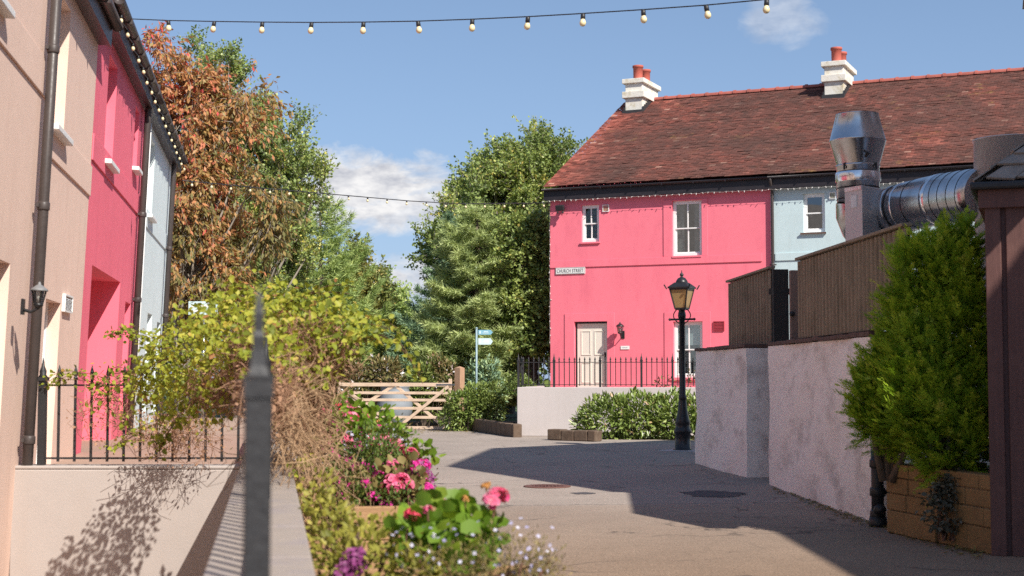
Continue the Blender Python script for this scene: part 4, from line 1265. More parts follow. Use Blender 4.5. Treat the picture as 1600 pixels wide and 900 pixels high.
# ------------------------------------------------------------------ right-hand boundary: limewashed walls, fences, duct, planter, shed
def wall_run(name, label, pts, th, h, mat, cop, cop_h=.05, over=.03, rough=.02, seed=1, slope=0.02):
    """thick wall with an uneven battered face along pts (left side faces the lane)"""
    r = np.random.default_rng(seed)
    t = thing(name, label, "wall", loc=(pts[0][0], pts[0][1], 0)); o = Vector((pts[0][0], pts[0][1], 0))
    V, Fq, nz = [], [], 9
    P, N = [], []
    for i in range(len(pts) - 1):
        a, b = Vector((*pts[i], 0)), Vector((*pts[i + 1], 0)); d = (b - a).normalized(); n = Vector((d.y, -d.x, 0))
        k = max(2, int((b - a).length / .18))
        for j in range(k + (i == len(pts) - 2)):
            P.append(a + (b - a) * (j / k)); N.append(n)
    mb = MB(); vs = []
    for p, n in zip(P, N):
        for j in range(nz + 1):
            z = (h - .0) * j / nz
            w = r.normal(0, rough * .35) + rough * 1.2 * math.sin(p.y * 2.1 + z * 2) * math.sin(z * 3.1 + p.x * 4 + p.y) + .035 * (1 - z / h) ** 2
            q = p + n * w - o; vs.append((q.x, q.y, z))
    K = nz + 1; fs = []
    for i in range(len(P) - 1):
        for j in range(nz): fs.append((i * K + j, i * K + j + 1, (i + 1) * K + j + 1, (i + 1) * K + j))
    mb.add(vs, fs, 0, True)
    # back, top, ends
    top, back = [], []
    nP = len(P)
    for i, (p, n) in enumerate(zip(P, N)):
        q = p - n * th - o; top.append((q.x, q.y, h)); back.append((q.x, q.y, 0))
    f0 = [vs[i * K + nz] for i in range(nP)]
    mb.add(f0 + top + back, [(i, i + nP, i + 1 + nP, i + 1) for i in range(nP - 1)] + [(i + nP, i + 2 * nP, i + 1 + 2 * nP, i + 1 + nP) for i in range(nP - 1)])
    for i in (0, nP - 1):
        mb.add([vs[i * K + j] for j in range(K)] + [top[i], back[i]], [tuple(range(K + 2))])
    mb.build("body", mat, t)
    if cop:
        c = MB(); L_ = 0
        for i in range(len(pts) - 1):
            a, b = Vector((*pts[i], 0)) - o, Vector((*pts[i + 1], 0)) - o; d = (b - a).normalized(); n = Vector((d.y, -d.x, 0))
            x = 0; Lg = (b - a).length
            while x < Lg - .02:
                l = min(.3 + r.normal(0, .02), Lg - x); p = a + d * (x + .004); q = a + d * (x + l - .004)
                mid = (over - th) / 2
                zc = h + cop_h / 2 + .006 + r.normal(0, .004)
                c.bar((p.x + n.x * mid, p.y + n.y * mid, zc), (q.x + n.x * mid, q.y + n.y * mid, zc), th + over, cop_h); x += l
        c.build("coping", cop, t, bevel=.006)
    return t
w1a, w1b, w1c = on_ground(1089, 724), on_ground(1168, 746), on_ground(1215, 741)
w2a, w2b = on_ground(1205, 757), on_ground(1366, 816)
WH = 1.885
wall_run("boundary_wall", "stained white wall block behind the street lamp, below the short fence panel", [(w1a[0], w1a[1] + .02), (w1b[0], w1b[1])], .75, WH, M["stained_wall"], M["coping_tile"], seed=4)
wall_run("boundary_wall", "long stained white wall running from the cypress towards the street lamp", [(w2a[0], w2a[1]), (w2b[0], w2b[1])], .32, WH, M["stained_wall"], M["coping_tile"], seed=5)
m = MB(); m.box(w2a[0] + .33, w2a[0] + .9, w1b[1] + .5, w1b[1] + .75, 0, WH); tag(m.build("boundary_wall", M["stained_wall"]), "white wall in the gap between the two stained wall blocks", "wall")


def batten_fence(name, label, a, b, z0, za, zb, pitch, group=None):
    """close vertical battens on a backing sheet with a capping rail; za, zb top heights at both ends"""
    a, b = Vector(a), Vector(b); d = (b - a); L_ = d.length
    t = thing(name, label, "fence", loc=(a.x, a.y, 0), rz=math.atan2(d.y, d.x)); r = np.random.default_rng(8)
    m = MB(); m.add([(0, .0, z0), (L_, .0, z0), (L_, 0, zb - .03), (0, 0, za - .03), (0, .03, z0), (L_, .03, z0), (L_, .03, zb - .03), (0, .03, za - .03)], [(0, 1, 2, 3), (7, 6, 5, 4), (0, 4, 5, 1), (1, 5, 6, 2), (3, 2, 6, 7), (4, 0, 3, 7)])
    m.build("backing", M["fence_gap"], t)
    m = MB(); x = 0; 
    while x < L_:
        w_ = pitch * .56; zt = za + (zb - za) * x / L_ - .035
        vs = []
        for zz in (z0 + .01, zt):
            for j in range(5):
                an = PI * j / 4; vs.append((x + w_ / 2 - w_ / 2 * math.cos(an), -.004 - w_ * .42 * math.sin(an), zz))
        m.add(vs, [(j, j + 1, j + 6, j + 5) for j in range(4)], 0, True); m.add([vs[i] for i in range(5, 10)], [(0, 1, 2, 3, 4)])
        x += pitch + r.normal(0, .003)
    m.build("battens", M["fence"], t)
    m = MB(); m.bar((-.02, -.01, za), (L_ + .02, -.01, zb), .11, .035); m.build("capping", M["fence"], t, bevel=.008)
    return t
fy_a, fy_b = at(1140, 440, 24.0), at(1206, 418, 21.9)
batten_fence("batten_fence", "short dark brown batten fence panel on the white wall block beside the street lamp", (fy_a[0], fy_a[1], 0), (fy_b[0], fy_b[1], 0), WH + .06, fy_a[2], fy_b[2], .135)
f2a, f2b = at(1250, 405, 18.6), at(1418, 351, 13.9)
batten_fence("batten_fence", "long dark brown batten fence panel on the white wall behind the cypress", (f2a[0], f2a[1], 0), (f2b[0], f2b[1], 0), WH + .06, f2a[2], f2b[2], .165)
def post(label, px0, px1, pytop, Y, mat, name="fence_post", pybot=None):
    a, b = at(px0, pytop, Y), at(px1, pytop, Y); wd = b[0] - a[0]
    zb0 = WH + .06
    m = MB(); m.box(-wd / 2, wd / 2, -.05, .05, zb0, a[2]); m.box(-wd / 2 - .0, wd / 2 + .0, -.05, .05, 0.0, zb0 - .001)
    o = tag(m.build(name, mat, bevel=.008), label, "post"); o.location = ((a[0] + b[0]) / 2, Y, 0)
post("broad blackish timber post in the gap between the two fence panels", 1207, 1231, 421, 20.9, M["fence_dark"])
post("red-brown timber post with a dark knob at the left end of the long fence panel", 1233.5, 1250, 422.5, 19.4, M["post_red"])
q = at(1205, 455, 21.2); q2_ = at(1250, 455, 20.6)
m = MB(); m.bar((q[0], q[1] + .1, q[2]), (q2_[0], q2_[1] + .1, q2_[2]), .05, .09); tag(m.build("fence_rail", M["fence_dark"]), "dark horizontal rail behind the two fence posts", "rail")
t = at(1238, 490, 19.3); m = MB(); m.lathe([(.0, -.02), (.035, 0), (.035, .02), (.01, .03)], 10, 0, X=Matrix.Rotation(R(90), 4, "X")); o = tag(m.build("knob", M["black"]), "dark round knob on the red-brown fence post", "knob"); o.location = (t[0], t[1] + .04, t[2])

# kitchen extract duct
dY = 20.0
dc = at(1341, 300, dY)
dt = thing("extract_duct", "shiny galvanised kitchen extract duct with a tall cowl above the long fence", "duct", loc=(dc[0], dc[1], 0))
s = dY / 2300
def zd(py, Y=dY): return at(1341, py, Y)[2]
rp = 33.0 * s
m = MB()
m.lathe([(rp, zd(330)), (rp, zd(262)), (rp + .012, zd(261)), (rp + .012, zd(258.5)), (rp * 1.0, zd(258))], 40)
m.build("stack", M["galv"], dt)
m = MB(); m.lathe([(rp, zd(260)), (43.6 * s, zd(222)), (44.5 * s, zd(221)), (43.3 * s, zd(219)), (33.0 * s, zd(180)), (33.6 * s, zd(179)), (32.5 * s, zd(179)), (31 * s, zd(195))], 40, cap=False)
m.build("cowl", M["galv"], dt)
m = MB(); m.lathe([(rp + .012, zd(285)), (rp + .018, zd(283)), (rp + .018, zd(272)), (rp + .012, zd(270))], 40, cap=False); m.build("band", M["galv_band"], dt)
m = MB()
for zz in (295, 312): m.lathe([(rp + .004, zd(zz + .8)), (rp + .010, zd(zz)), (rp + .004, zd(zz - .8))], 40, cap=False)
m.build("seam", M["rubber"], dt)
for a in (-2.45, -.9):
    m = MB(); m.box(-.012, .012, -.02, .0, zd(268), zd(258), 0, Matrix.Translation((rp * math.cos(a) * 1.05, rp * math.sin(a) * 1.05, 0))); m.build("clip", M["rubber"], dt)
m = MB(); m.tube([(.03, -rp * 1.1, zd(250)), (.06, -rp * 1.22, zd(246)), (.02, -rp * 1.25, zd(243))], .018, 6); m.build("probe", M["rubber"], dt)
# lower pipe bending away under the fan box
m = MB(); m.tube([(-.02, .0, zd(318)), (-.02, 0.02, zd(335)), (.06, .1, zd(352)), (.18, .2, zd(366)), (.36, .3, zd(372))], [rp * .985] * 5, 28, cap=False); m.build("elbow", M["galv"], dt)
# fan box
b0, b1, b2 = at(1319.5, 300, dY - .75), at(1347, 292, dY - 1.05), at(1402, 292, dY - .35)
zt0 = at(1347, 289, dY - 1.05)[2]; zb0 = at(1347, 372, dY - 1.05)[2] - .25
def rel(p): return (p[0] - dc[0], p[1] - dc[1])
p0, p1, p2 = rel(b0), rel(b1), rel(b2); p3 = (p0[0] + p2[0] - p1[0], p0[1] + p2[1] - p1[1])
m = MB(); m.prism([p0, p1, p2, p3], zb0, zt0)
fb = m.build("fan_box", M["galv_plain"], dt, bevel=.012)
m = MB()
v1, v0 = Vector((*p1, 0)), Vector((*p0, 0)); dd = (v0 - v1).normalized(); nn = Vector((-dd.y, dd.x, 0)); nn = nn if nn.y < 0 else -nn
def onface(f, g): return v1 + (v0 - v1) * f + nn * g
a = onface(.03, .004); b = onface(.97, .004)
m.bar((a.x, a.y, zt0 - .03), (b.x, b.y, zt0 - .03), .012, .05); m.bar((a.x, a.y, zb0 + .04), (b.x, b.y, zb0 + .04), .012, .05)
a = onface(.3, .004); b = onface(.62, .004); m.build("panel_edge", M["galv_band"], fb)
m = MB(); m.bar((a.x, a.y, zt0 - .2), (b.x, b.y, zt0 - .2), .008, .16); m.build("worn_label", M["sign_white"], fb)
# fat horizontal duct from the box to the upright stack behind the shed
hA = at(1392, 332, dY - .55); hB = at(1440, 312, dY - 1.0); hC = at(1545, 303, dY - 2.6)
hr = 39 * (dY - 1.0) / 2300
def R3(p): return Vector((p[0] - dc[0], p[1] - dc[1], p[2]))
A3, B3, C3 = R3(hA), R3(hB), R3(hC)
A3 = A3 + (A3 - B3) * .12
path = []
for i in range(15):
    f = i / 14
    path.append((A3 * (1 - f) ** 2 + B3 * 2 * f * (1 - f) + C3 * f * f) if i else A3)
m = MB(); m.tube(path, hr, 36); m.build("duct_run", M["galv"], dt)
def ring_at(mb, i, k, rr):
    p = path[i]; d = (path[min(i + 1, 14)] - path[max(0, i - 1)]).normalized()
    mb.tube([p - d * k, p - d * k * .9, p + d * k * .9, p + d * k], [rr * .985, rr, rr, rr * .985], 36, cap=False)
for i, k in ((2, .05), (4, .03), (9, .055)):
    m = MB(); ring_at(m, i, k, hr * 1.02); m.build("band", M["galv_band"], dt)
for i, k in ((1, .012), (3, .02), (6, .006), (10, .004), (11, .004), (12, .004), (13, .004)):
    m = MB(); ring_at(m, i, k, hr * 1.012); m.build("seal", M["rubber"], dt)
m = MB(); p = path[3]; m.bar((p.x, p.y - hr * 1.05, p.z + .12), (p.x, p.y - hr * 1.05, p.z - .18), .02, .03)
m.build("clip", M["rubber"], dt)
tsY = dY - 2.6; tsl_, tsr_ = at(1524, 260, tsY), at(1636, 260, tsY); tr_ = (tsr_[0] - tsl_[0]) / 2
cx = (tsl_[0] + tsr_[0]) / 2 - dc[0]; cy = tsY - dc[1]
m = MB(); ztt = at(1575, 218, tsY)[2]
m.lathe([(tr_, 1.2), (tr_, ztt - .02), (tr_ + .012, ztt - .015), (tr_ + .012, ztt), (tr_ - .02, ztt), (tr_ - .02, ztt - .4)], 44, 0, (cx, cy, 0), cap=False); m.build("upright_duct", M["galv_plain"], dt)

# sandstone planter, soil, drain pipe, ivy
pa, pb_ = on_ground(1386, 832), on_ground(1552, 868)
pv = pb_ - pa; plen = float(np.linalg.norm(pv[:2])); Pf = Fr((pa[0], pa[1], 0), math.atan2(pv[1], pv[0]))
pt_ = thing("stone_planter", "raised planter of yellow-brown sandstone blocks under the cypress", "planter", Pf.M)
ph = .66; r = np.random.default_rng(2); m = MB(); z = 0; k = 0
while z < ph - .03:
    hh = [.22, .16, .15, .13][k % 4]; hh = min(hh, ph - z); x = -.0
    while x < plen - .03:
        l = min(r.uniform(.28, .62), plen - x)
        if plen - x - l < .12: l = plen - x
        m.box(x + .003, x + l - .003, r.normal(0, .007), .16, z + .003, z + hh - .003); x += l
    z += hh; k += 1
m.build("blocks", M["block"], pt_, bevel=.012)
m = MB(); m.box(.003, plen, .025, .15, 0.001, ph - .006); m.box(0, .12, .161, 1.0, 0, ph - .01); m.build("core", M["mortar"], pt_)
m = MB(); m.box(.125, plen, .165, 1.0, .1, ph - .07); m.build("soil", M["soil"], pt_)
dp = on_ground(1372, 823)
t = thing("drain_pipe", "short black drain pipe at the corner of the white wall and the stone planter", "pipe", loc=(dp[0], dp[1], 0))
zt_ = at(1372, 702, dp[1])[2]
m = MB(); m.tube([(0, 0, .02), (0, 0, zt_)], .062, 14)
for z in (.08, .30, zt_ - .18): m.lathe([(.072, 0), (.078, .01), (.078, .07), (.068, .085)], 14, 0, (0, 0, z)); 
m.lathe([(.085, 0), (.09, .03), (.085, .1)], 14, 0, (0, 0, .0)); m.lathe([(0, -.03), (.06, 0), (.06, .05)], 12, 0, X=Matrix.Translation((0, -.10, .17)) @ Matrix.Rotation(R(-90), 4, "X"))
m.box(.05, .15, -.02, .05, zt_ - .17, zt_ - .13); m.box(.05, .15, -.02, .05, .32, .36)
m.build("pipe", M["black_matt"], t)
iv0 = at(1475, 745, 12.95)
shrub("ivy_plant", "grey-green ivy trailing down over the sandstone planter", (iv0[0], iv0[1], .05), [(iv0[0], iv0[1], .52, .17, .09, .16), (iv0[0] + .03, iv0[1] - .02, .36, .16, .07, .2), (iv0[0] - .04, iv0[1], .24, .09, .05, .16)], 900, .045, .04, G["ivy"], OVATE, cat="plant", stems=10, stem_mat=M["stem"], upb=-.6)


def cypress(name, label, base, blobs, n, leaf):
    """feathery plumes all over the envelope: every plume is a fan of small flat sprays along an upswept shoot, with dark gaps between plumes"""
    t = thing(name, label, "conifer", loc=base); B = np.array(base, float)
    P, out = sample_envelope(blobs, n, .24)
    a_ = np.arctan2(P[:, 1] - B[1], P[:, 0] - B[0])
    P = P - out * .10 + out * (.03 * np.sin(a_ * 9 + P[:, 2] * 1.3))[:, None]
    pax = nrm(out * .72 + np.array((0, 0, .62)) + rdir(n) * .22)
    pl = rng.uniform(.15, .30, n); pt = rng.normal(.36, .15, n)
    pside = nrm(np.cross(pax, nrm(out * .4 + np.array((0, 0, 1.0)) + rdir(n) * .3)))
    k = 26; N = n * k
    s_ = np.tile((np.arange(k) + .5) / k, n); sg = np.tile(np.where(np.arange(k) % 2, 1., -1.), n)
    R_ = lambda x: np.repeat(x, k, 0)
    wid = (1.02 - s_) ** .8
    C = R_(P) + R_(pax) * (R_(pl) * s_)[:, None] + rng.normal(size=(N, 3)) * .010
    C[:, 2] -= R_(pl) * .12 * s_ * s_
    ang = sg * (rng.uniform(.35, .95, N) * wid + .05)
    ax = nrm(R_(pax) * np.cos(ang)[:, None] + R_(pside) * np.sin(ang)[:, None] + rdir(N) * .22)
    nv = nrm(np.cross(ax, R_(pside)) + rdir(N) * .4)
    ln = (.035 + .055 * wid) * rng.uniform(.7, 1.3, N)
    side = nrm(np.cross(ax, nv)); tb = R_(pt) + .34 * s_ + rng.normal(0, .07, N)
    parts = [leaves(C - B, ax, nv, ln, ln * .13, DIAMOND, np.clip(tb, 0, 1))]
    for fr, sg2 in ((.2, 1), (.35, -1), (.5, 1), (.65, -1)):
        an = sg2 * rng.uniform(.5, .8, N)[:, None]
        parts.append(leaves(C - B + ax * (ln * fr)[:, None], ax * np.cos(an) + side * np.sin(an), nv, ln * (.62 - fr * .4), ln * .10, DIAMOND, np.clip(tb + .05, 0, 1)))
    V, Fc, T = join(parts)
    fast_mesh("foliage", V, Fc, T, leaf, t)
    mb = MB()
    for b in blobs[:: max(1, len(blobs) // 8)]:
        c = np.array(b[:3]) - B; mb.tube([(c[0] * .2, c[1] * .2, 0), (c[0] * .7, c[1] * .7, c[2] * .5), tuple(c)], [.045, .03, .008], 6)
    mb.build("trunk", M["bark"], t)
    return t
def blob(px, py, Y, rx, ry, rd=None):
    p = at(px, py, Y); k = Y / 2300
    return (p[0], p[1], p[2], rx * k, (rd if rd else rx) * k, ry * k)
cb = at(1480, 735, 13.35)
cypress("cypress", "tall green cypress growing in the sandstone planter against the shed", (cb[0], cb[1], .55),
        [blob(1482, 660, 13.25, 78, 110, 66), blob(1485, 520, 13.4, 66, 120, 60), blob(1480, 428, 13.45, 56, 80, 50), blob(1508, 392, 13.45, 30, 52, 34), blob(1455, 415, 13.4, 32, 52, 36), blob(1415, 470, 13.5, 36, 95, 40), blob(1430, 600, 13.3, 55, 110, 55), blob(1522, 560, 13.3, 36, 150, 40), blob(1440, 420, 13.5, 30, 65, 30), blob(1522, 690, 13.1, 34, 50, 34), blob(1480, 560, 13.4, 40, 140, 30)], 2300, G["conifer"])
cb = at(1385, 735, 14.0)
cypress("cypress", "lower bushy cypress leaning over the black drain pipe", (cb[0], cb[1], .5),
        [blob(1388, 640, 13.95, 64, 84, 50), blob(1375, 610, 14.0, 45, 75, 40), blob(1410, 560, 13.95, 45, 110, 45), blob(1360, 640, 13.95, 34, 50, 34), blob(1425, 665, 13.7, 60, 65, 50)], 1050, G["conifer"])

# brown timber shed with stone-slate roof
sc0 = on_ground(1549, 868)
Sf = Fr((sc0[0], sc0[1], 0), R(-20))
st_ = thing("timber_shed", "dark brown boarded shed with a stone slate hipped roof at the right edge", "shed", Sf.M)
SL, SD = 3.2, 3.0
sez = Sf.loc(1545, 300)[1]
m = MB(); x = 0; r = np.random.default_rng(6)
m.box(-.0, .125, -.02, .10, 0, sez)
x = .165
while x < SL:
    m.box(x, x + .15, .0, .03, 0, sez - .12); x += .18
m.box(0, SL, .035, .06, 0, sez); m.box(-.0, .03, .105, SD, 0, sez); m.box(SL - .03, SL, .065, SD, 0, sez)
m.build("boards", M["shed"], st_, bevel=.006)
m = MB(); m.box(-.05, SL, -.05, -.0225, sez - .14, sez + .03); m.box(-.05, -.002, -.022, SD, sez - .14, sez + .03); m.build("fascia", M["shed"], st_, bevel=.004)
m = MB(); gx0 = -.115
m.box(gx0, SL, -.125, -.055, sez + .01, sez + .075); m.box(gx0, -.055, -.054, SD, sez + .01, sez + .075); m.build("gutter", M["black_matt"], st_, bevel=.02)
# hipped roof of random stone slates
m = MB(); cxr, cyr = SL / 2, SD / 2; ap = sez + 1.5; e0 = -.08
def roof_pt(side, u, f):
    c = [(e0, e0), (SL - e0, e0), (SL - e0, SD - e0), (e0, SD - e0)]
    a, b = c[side], c[(side + 1) % 4]; ax_ = (cxr, cyr)
    bx, by = a[0] + (b[0] - a[0]) * u, a[1] + (b[1] - a[1]) * u
    return Vector((bx + (ax_[0] - bx) * f, by + (ax_[1] - by) * f, sez + .07 + (ap - sez) * f))
for side in range(4):
    nr = 12
    for c in range(nr):
        f0, f1 = c / nr, min(1, (c + 1.25) / nr); nt = max(2, int(13 * (1 - f0)))
        uo = r.uniform(0, .5) / nt
        for k in range(-1, nt + 1):
            u0, u1 = (k + uo * nt) / nt, (k + 1 + uo * nt) / nt - .004
            u0, u1 = max(0, u0), min(1, u1)
            if u1 - u0 < .02: continue
            j = r.normal(0, .01)
            a, b, c_, d = roof_pt(side, u0, f0 + j), roof_pt(side, u1, f0 + j + r.normal(0, .006)), roof_pt(side, u1, f1), roof_pt(side, u0, f1)
            n = (b - a).cross(d - a).normalized(); l = .03 + r.normal(0, .004)
            m.add([a + n * l, b + n * l, c_ + n * .003, d + n * .003, a + n * (l - .02), b + n * (l - .02)], [(0, 1, 2, 3), (4, 5, 1, 0), (0, 3, 4), (1, 5, 2)])
m.build("slates", M["slate"], st_)

# unseen building beyond the right edge, outline shaped to cast the lane's shadow
bp = [(5.54, 13.0), (9.29, 26.0)]
bv = Vector((bp[1][0] - bp[0][0], bp[1][1] - bp[0][1], 0)); Bf = Fr((bp[0][0], bp[0][1], 0), math.atan2(bv.y, bv.x))
bl_ = bv.length
bt = thing("shadow_building", "tall pale unseen building on the right, shaped to cast the shadow across the lane", "shadow_building", Bf.M)
prof = [(0, 0), (0, 6.0), (1.4, 10.0), (6.45, 11.1), (11.9, 8.7), (bl_, 8.0), (bl_, 0)]
m = MB(); n = len(prof)
m.add([(x, 0, z) for x, z in prof] + [(x, -9, z) for x, z in prof], [tuple(range(n)), tuple(range(2 * n - 1, n - 1, -1))] + [(0, n - 1, 2 * n - 1, n), (0, n, n + 1, 1), (n - 1, n - 2, 2 * n - 2, 2 * n - 1)])
m.build("wall", M["shadow_building"], bt)
m = MB(); jt = [(-.003, 4.15), (-.003, 5.95), (-2.23, 5.3), (-2.7, 4.2)]  # thin raised panel, added only to shade a corner of the lane
m.add([(x, 0, z) for x, z in jt] + [(x, -.28, z) for x, z in jt], [(0, 1, 2, 3), (7, 6, 5, 4)] + [(k, k + 4, (k + 1) % 4 + 4, (k + 1) % 4) for k in range(4)]); m.build("shadow_panel", M["shed"], bt)
m = MB(); m.add([(x, .15, z + .03) for x, z in prof[1:-1]] + [(x, -9.2, z + .03) for x, z in prof[1:-1]], [(i, i + 1, i + n - 1, i + n - 2) for i in range(n - 3)]); m.build("roof", M["slate"], bt)
m = MB()
for x in (2.5, 6.2, 9.8): m.box(x - .5, x + .5, .002, .05, 4.2, 5.6); 
m.build("window", M["white"], bt)

# unseen tall block, added to shade the shed foot and the near lane
tp = [(-4, 0), (-4, 7.75), (9.4, 7.85), (9.4, 0)]
th_ = thing("shading_house", "tall pale unseen house outside the right edge, added to shade the brown shed and lane", "house", loc=(8.0, 0, 0))
m = MB(); n = len(tp)
m.add([(0, y, z) for y, z in tp] + [(6, y, z) for y, z in tp], [tuple(range(n)), tuple(range(2 * n - 1, n - 1, -1))] + [(i, i + n, (i + 1) % n + n, (i + 1) % n) for i in range(n)])
m.build("wall", M["shadow_building"], th_)
m = MB(); m.add([(-.12, y, z + .03) for y, z in tp[1:-1]] + [(6.1, y, z + .03) for y, z in tp[1:-1]], [(i, i + 1, i + n - 1, i + n - 2) for i in range(n - 3)]); m.build("roof", M["slate"], th_)
for y in (-1.5, 2.0, 7.6):
    m = MB(); m.box(-.04, -.002, y - .5, y + .5, 3.8, 5.3); m.build("window", M["white"], th_)

# manhole covers and a tarred patch in the lane
def disc(name, label, px, py, r, mat, cat, sq=1.0, th=.008, n=36, wob=0):
    p = on_ground(px, py); m = MB(); rr = np.random.default_rng(3)
    ring = [(math.cos(2 * PI * i / n) * r * (1 + rr.normal(0, wob)), math.sin(2 * PI * i / n) * r * sq * (1 + rr.normal(0, wob))) for i in range(n)]
    m.prism(ring, .001, th)
    if not wob:
        m.lathe([(r * 1.0, .001), (r * 1.09, .001), (r * 1.09, .012), (r * 1.02, .012)], n, 1)
        for i in range(-5, 6):
            for j in range(-5, 6):
                if i * i + j * j < 24 and (i + j) % 2: m.box(i * r / 6 - .02, i * r / 6 + .02, j * r / 6 - .02, j * r / 6 + .02, th, th + .004)
    o = tag(m.build(name, [mat, M["iron_cover"]]), label, cat); o.location = (p[0], p[1], 0)
disc("manhole_cover", "round rusty red manhole cover in the middle of the lane", 855, 760.5, .29, M["iron_cover"], "manhole cover")
m = None
o = on_ground(905, 771)
def patch(px, py, rx, ry, seed):
    rr = np.random.default_rng(seed); p = on_ground(px, py); n = 26; m = MB()
    pts = [(rx * math.cos(2 * PI * i / n) * rr.uniform(.7, 1.15), ry * math.sin(2 * PI * i / n) * rr.uniform(.7, 1.15)) for i in range(n)]
    m.add([(x, y, 0) for x, y in pts], [tuple(range(n))]); o = m.build("tar_patch", M["patch"]); o.location = (p[0], p[1], .004 + seed * .0004); tag(o, kind="structure")
patch(912, 771, .16, .16, 1); patch(1115, 772, .42, .55, 2)

# ------------------------------------------------------------------ left-hand terrace of cottages (x runs away from the camera, y into the houses)
L = Fr((-2.225, 0, 0), math.atan2(.987, -.162), R(2.4))
def lx(px, py, y=0.0): return L.loc(px, py, y)
def ux(px, py=400): return lx(px, py)[0]
LB = -.7
U0 = 6.5
uA, uB, uC, uD = ux(60, 450), ux(132, 420), ux(214, 420), ux(263, 400)
zsoA, zsoB = lx(148, 60)[1], lx(228, 178)[1]


def lop(px0, px1, py0, py1, dep=.14):
    """opening from its far jamb edge px1 and sill/head heights read there"""
    u1, zt = lx(px1, py0); zb = lx(px1, py1)[1]
    return [u1 - px0, u1, zb, zt, dep]


def left_house(label, u0, u1, mat, openings, zso, zband, far_end=False, fz=None, group=None):
    t = thing("cottage", label, "house", L.M)
    mb = MB(); D = 7.0
    facade(mb, u0, u1, LB, zso + .05, openings, depth=.14, room=.6)
    mb.quad((u0, D, LB), (u0, D, zso), (u1, D, zso), (u1, D, LB))
    mb.add([(u0, 0.001, LB), (u0, D, LB), (u0, D, zso + .04), (u0, D / 2, zso + 3.2), (u0, .001, zso + .04)], [(0, 4, 3, 2, 1)])
    mb.add([(u1, 0.001, LB), (u1, D, LB), (u1, D, zso + .04), (u1, D / 2, zso + 3.2), (u1, .001, zso + .04)], [(0, 1, 2, 3, 4)])
    mb.build("wall", [mat, M["room"]], t)
    b = MB(); zb0, zb1 = zband
    b.box(u0, u1, -.02, -.001, zb0, zb1); b.build("string_course", mat, t, bevel=.006)
    return t


def left_eaves(t, u0, u1, zso, out=.12, roof_mat=None, g=True):
    m = MB(); m.box(u0, u1, -out, -.002, zso, zso + .03); m.box(u0, u1, -out - .03, -out - .001, zso - .02, zso + .24); m.build("soffit", M["soffit"], t)
    if g: gutter(t, u0, u1, -out - .085, zso + .23, .065, M["pipe"])
    r = MB(); D = 7.0
    r.add([(u0, -out - .08, zso + .27), (u1, -out - .08, zso + .27), (u1, D / 2, zso + 3.35), (u0, D / 2, zso + 3.35), (u1, D + .3, zso + .2), (u0, D + .3, zso + .2),
           (u0, -out - .08, zso + .23), (u1, -out - .08, zso + .23), (u1, D / 2, zso + 3.25), (u0, D / 2, zso + 3.25)], [(0, 1, 2, 3), (3, 2, 4, 5), (6, 7, 1, 0), (1, 7, 8, 2), (0, 3, 9, 6)])
    r.build("roof", M["slate"], t)


# bands: bottom edges as read from the photograph
zbA = lx(74, 160)[1]; zbB = lx(142, 310)[1]; zbC = lx(218, 340)[1]; zbD = lx(264, 398)[1]
oA1 = lop(1.05, 1, -60, 22); oA1 = [ux(-60, 10), lx(3, 10)[0], lx(0, 12)[1], lx(0, 12)[1] + 1.55, .14]
oA2 = lop(1.0, 16, 412, 760)
oB1 = lop(1.0, 111, 18, 232)
oB2 = lop(1.0, 95, 474, 745)
oC1 = lop(.95, 184, 108, 276); oC2 = lop(.6, 218, 176, 276)
oC3 = lop(3.3, 188, 441, 760, 1.5); oC4 = lop(.8, 204, 475, 640, .2)
oC3[0] = max(oC3[0], uB + .35); oC4[0] = max(oC4[0], oC3[1] + .3)
oD1 = lop(1.0, 243, 228, 352); oD2 = lop(1.0, 238, 492, 640); oD3 = lop(.9, 251, 505, 640)
hA = left_house("nearest beige rendered cottage at the left edge, with a pale window sill at the top", U0, uA, M["beige"], [oA1, oA2], 6.3, (zbA, zbA + .34))
hB = left_house("second beige cottage between the brown drainpipe and the pink cottage", uA, uB, M["beige"], [oB1, oB2], zsoA, (zbB, zbB + .34))
hC = left_house("deep pink cottage with a wide porch recess on the left side of the lane", uB, uC, M["pink_left"], [oC1, oC2, oC3, oC4], zsoB, (zbC, zbC + .30))
hD = left_house("pale blue cottage at the far end of the left terrace", uC, uD, M["pale_blue_left"], [oD1, oD2, oD3], zsoB, (zbD, zbD + .30))
left_eaves(hA, U0, uA, 6.3); left_eaves(hB, uA, uB, zsoA); left_eaves(hC, uB, uC + .0, zsoB); left_eaves(hD, uC, uD + .15, zsoB)
for t, o, sl in ((hA, oA1, True), (hB, oB1, True), (hC, oC1, True), (hC, oC2, True), (hD, oD1, True), (hA, oA2, False), (hB, oB2, False), (hC, oC4, False), (hD, oD2, False), (hD, oD3, False)):
    sash(t, o[0], o[1], o[2], o[3], .118 if o[4] < .16 else o[4] - .03, sill=sl, sill_out=.10, sill_h=.06, sill_over=.015, curtain=False)
# porch back wall and door inside the pink recess
m = MB(); m.box(oC3[0] + .01, oC3[1] - .01, 1.42, 1.5, oC3[2] + .01, oC3[3] - .01); m.build("porch_back", M["pink_left"], hC)
m = MB(); m.box(oC3[0] + .9, oC3[0] + 1.8, 1.38, 1.415, oC3[2] + .02, oC3[2] + 2.0); m.build("door", M["door"], hC)
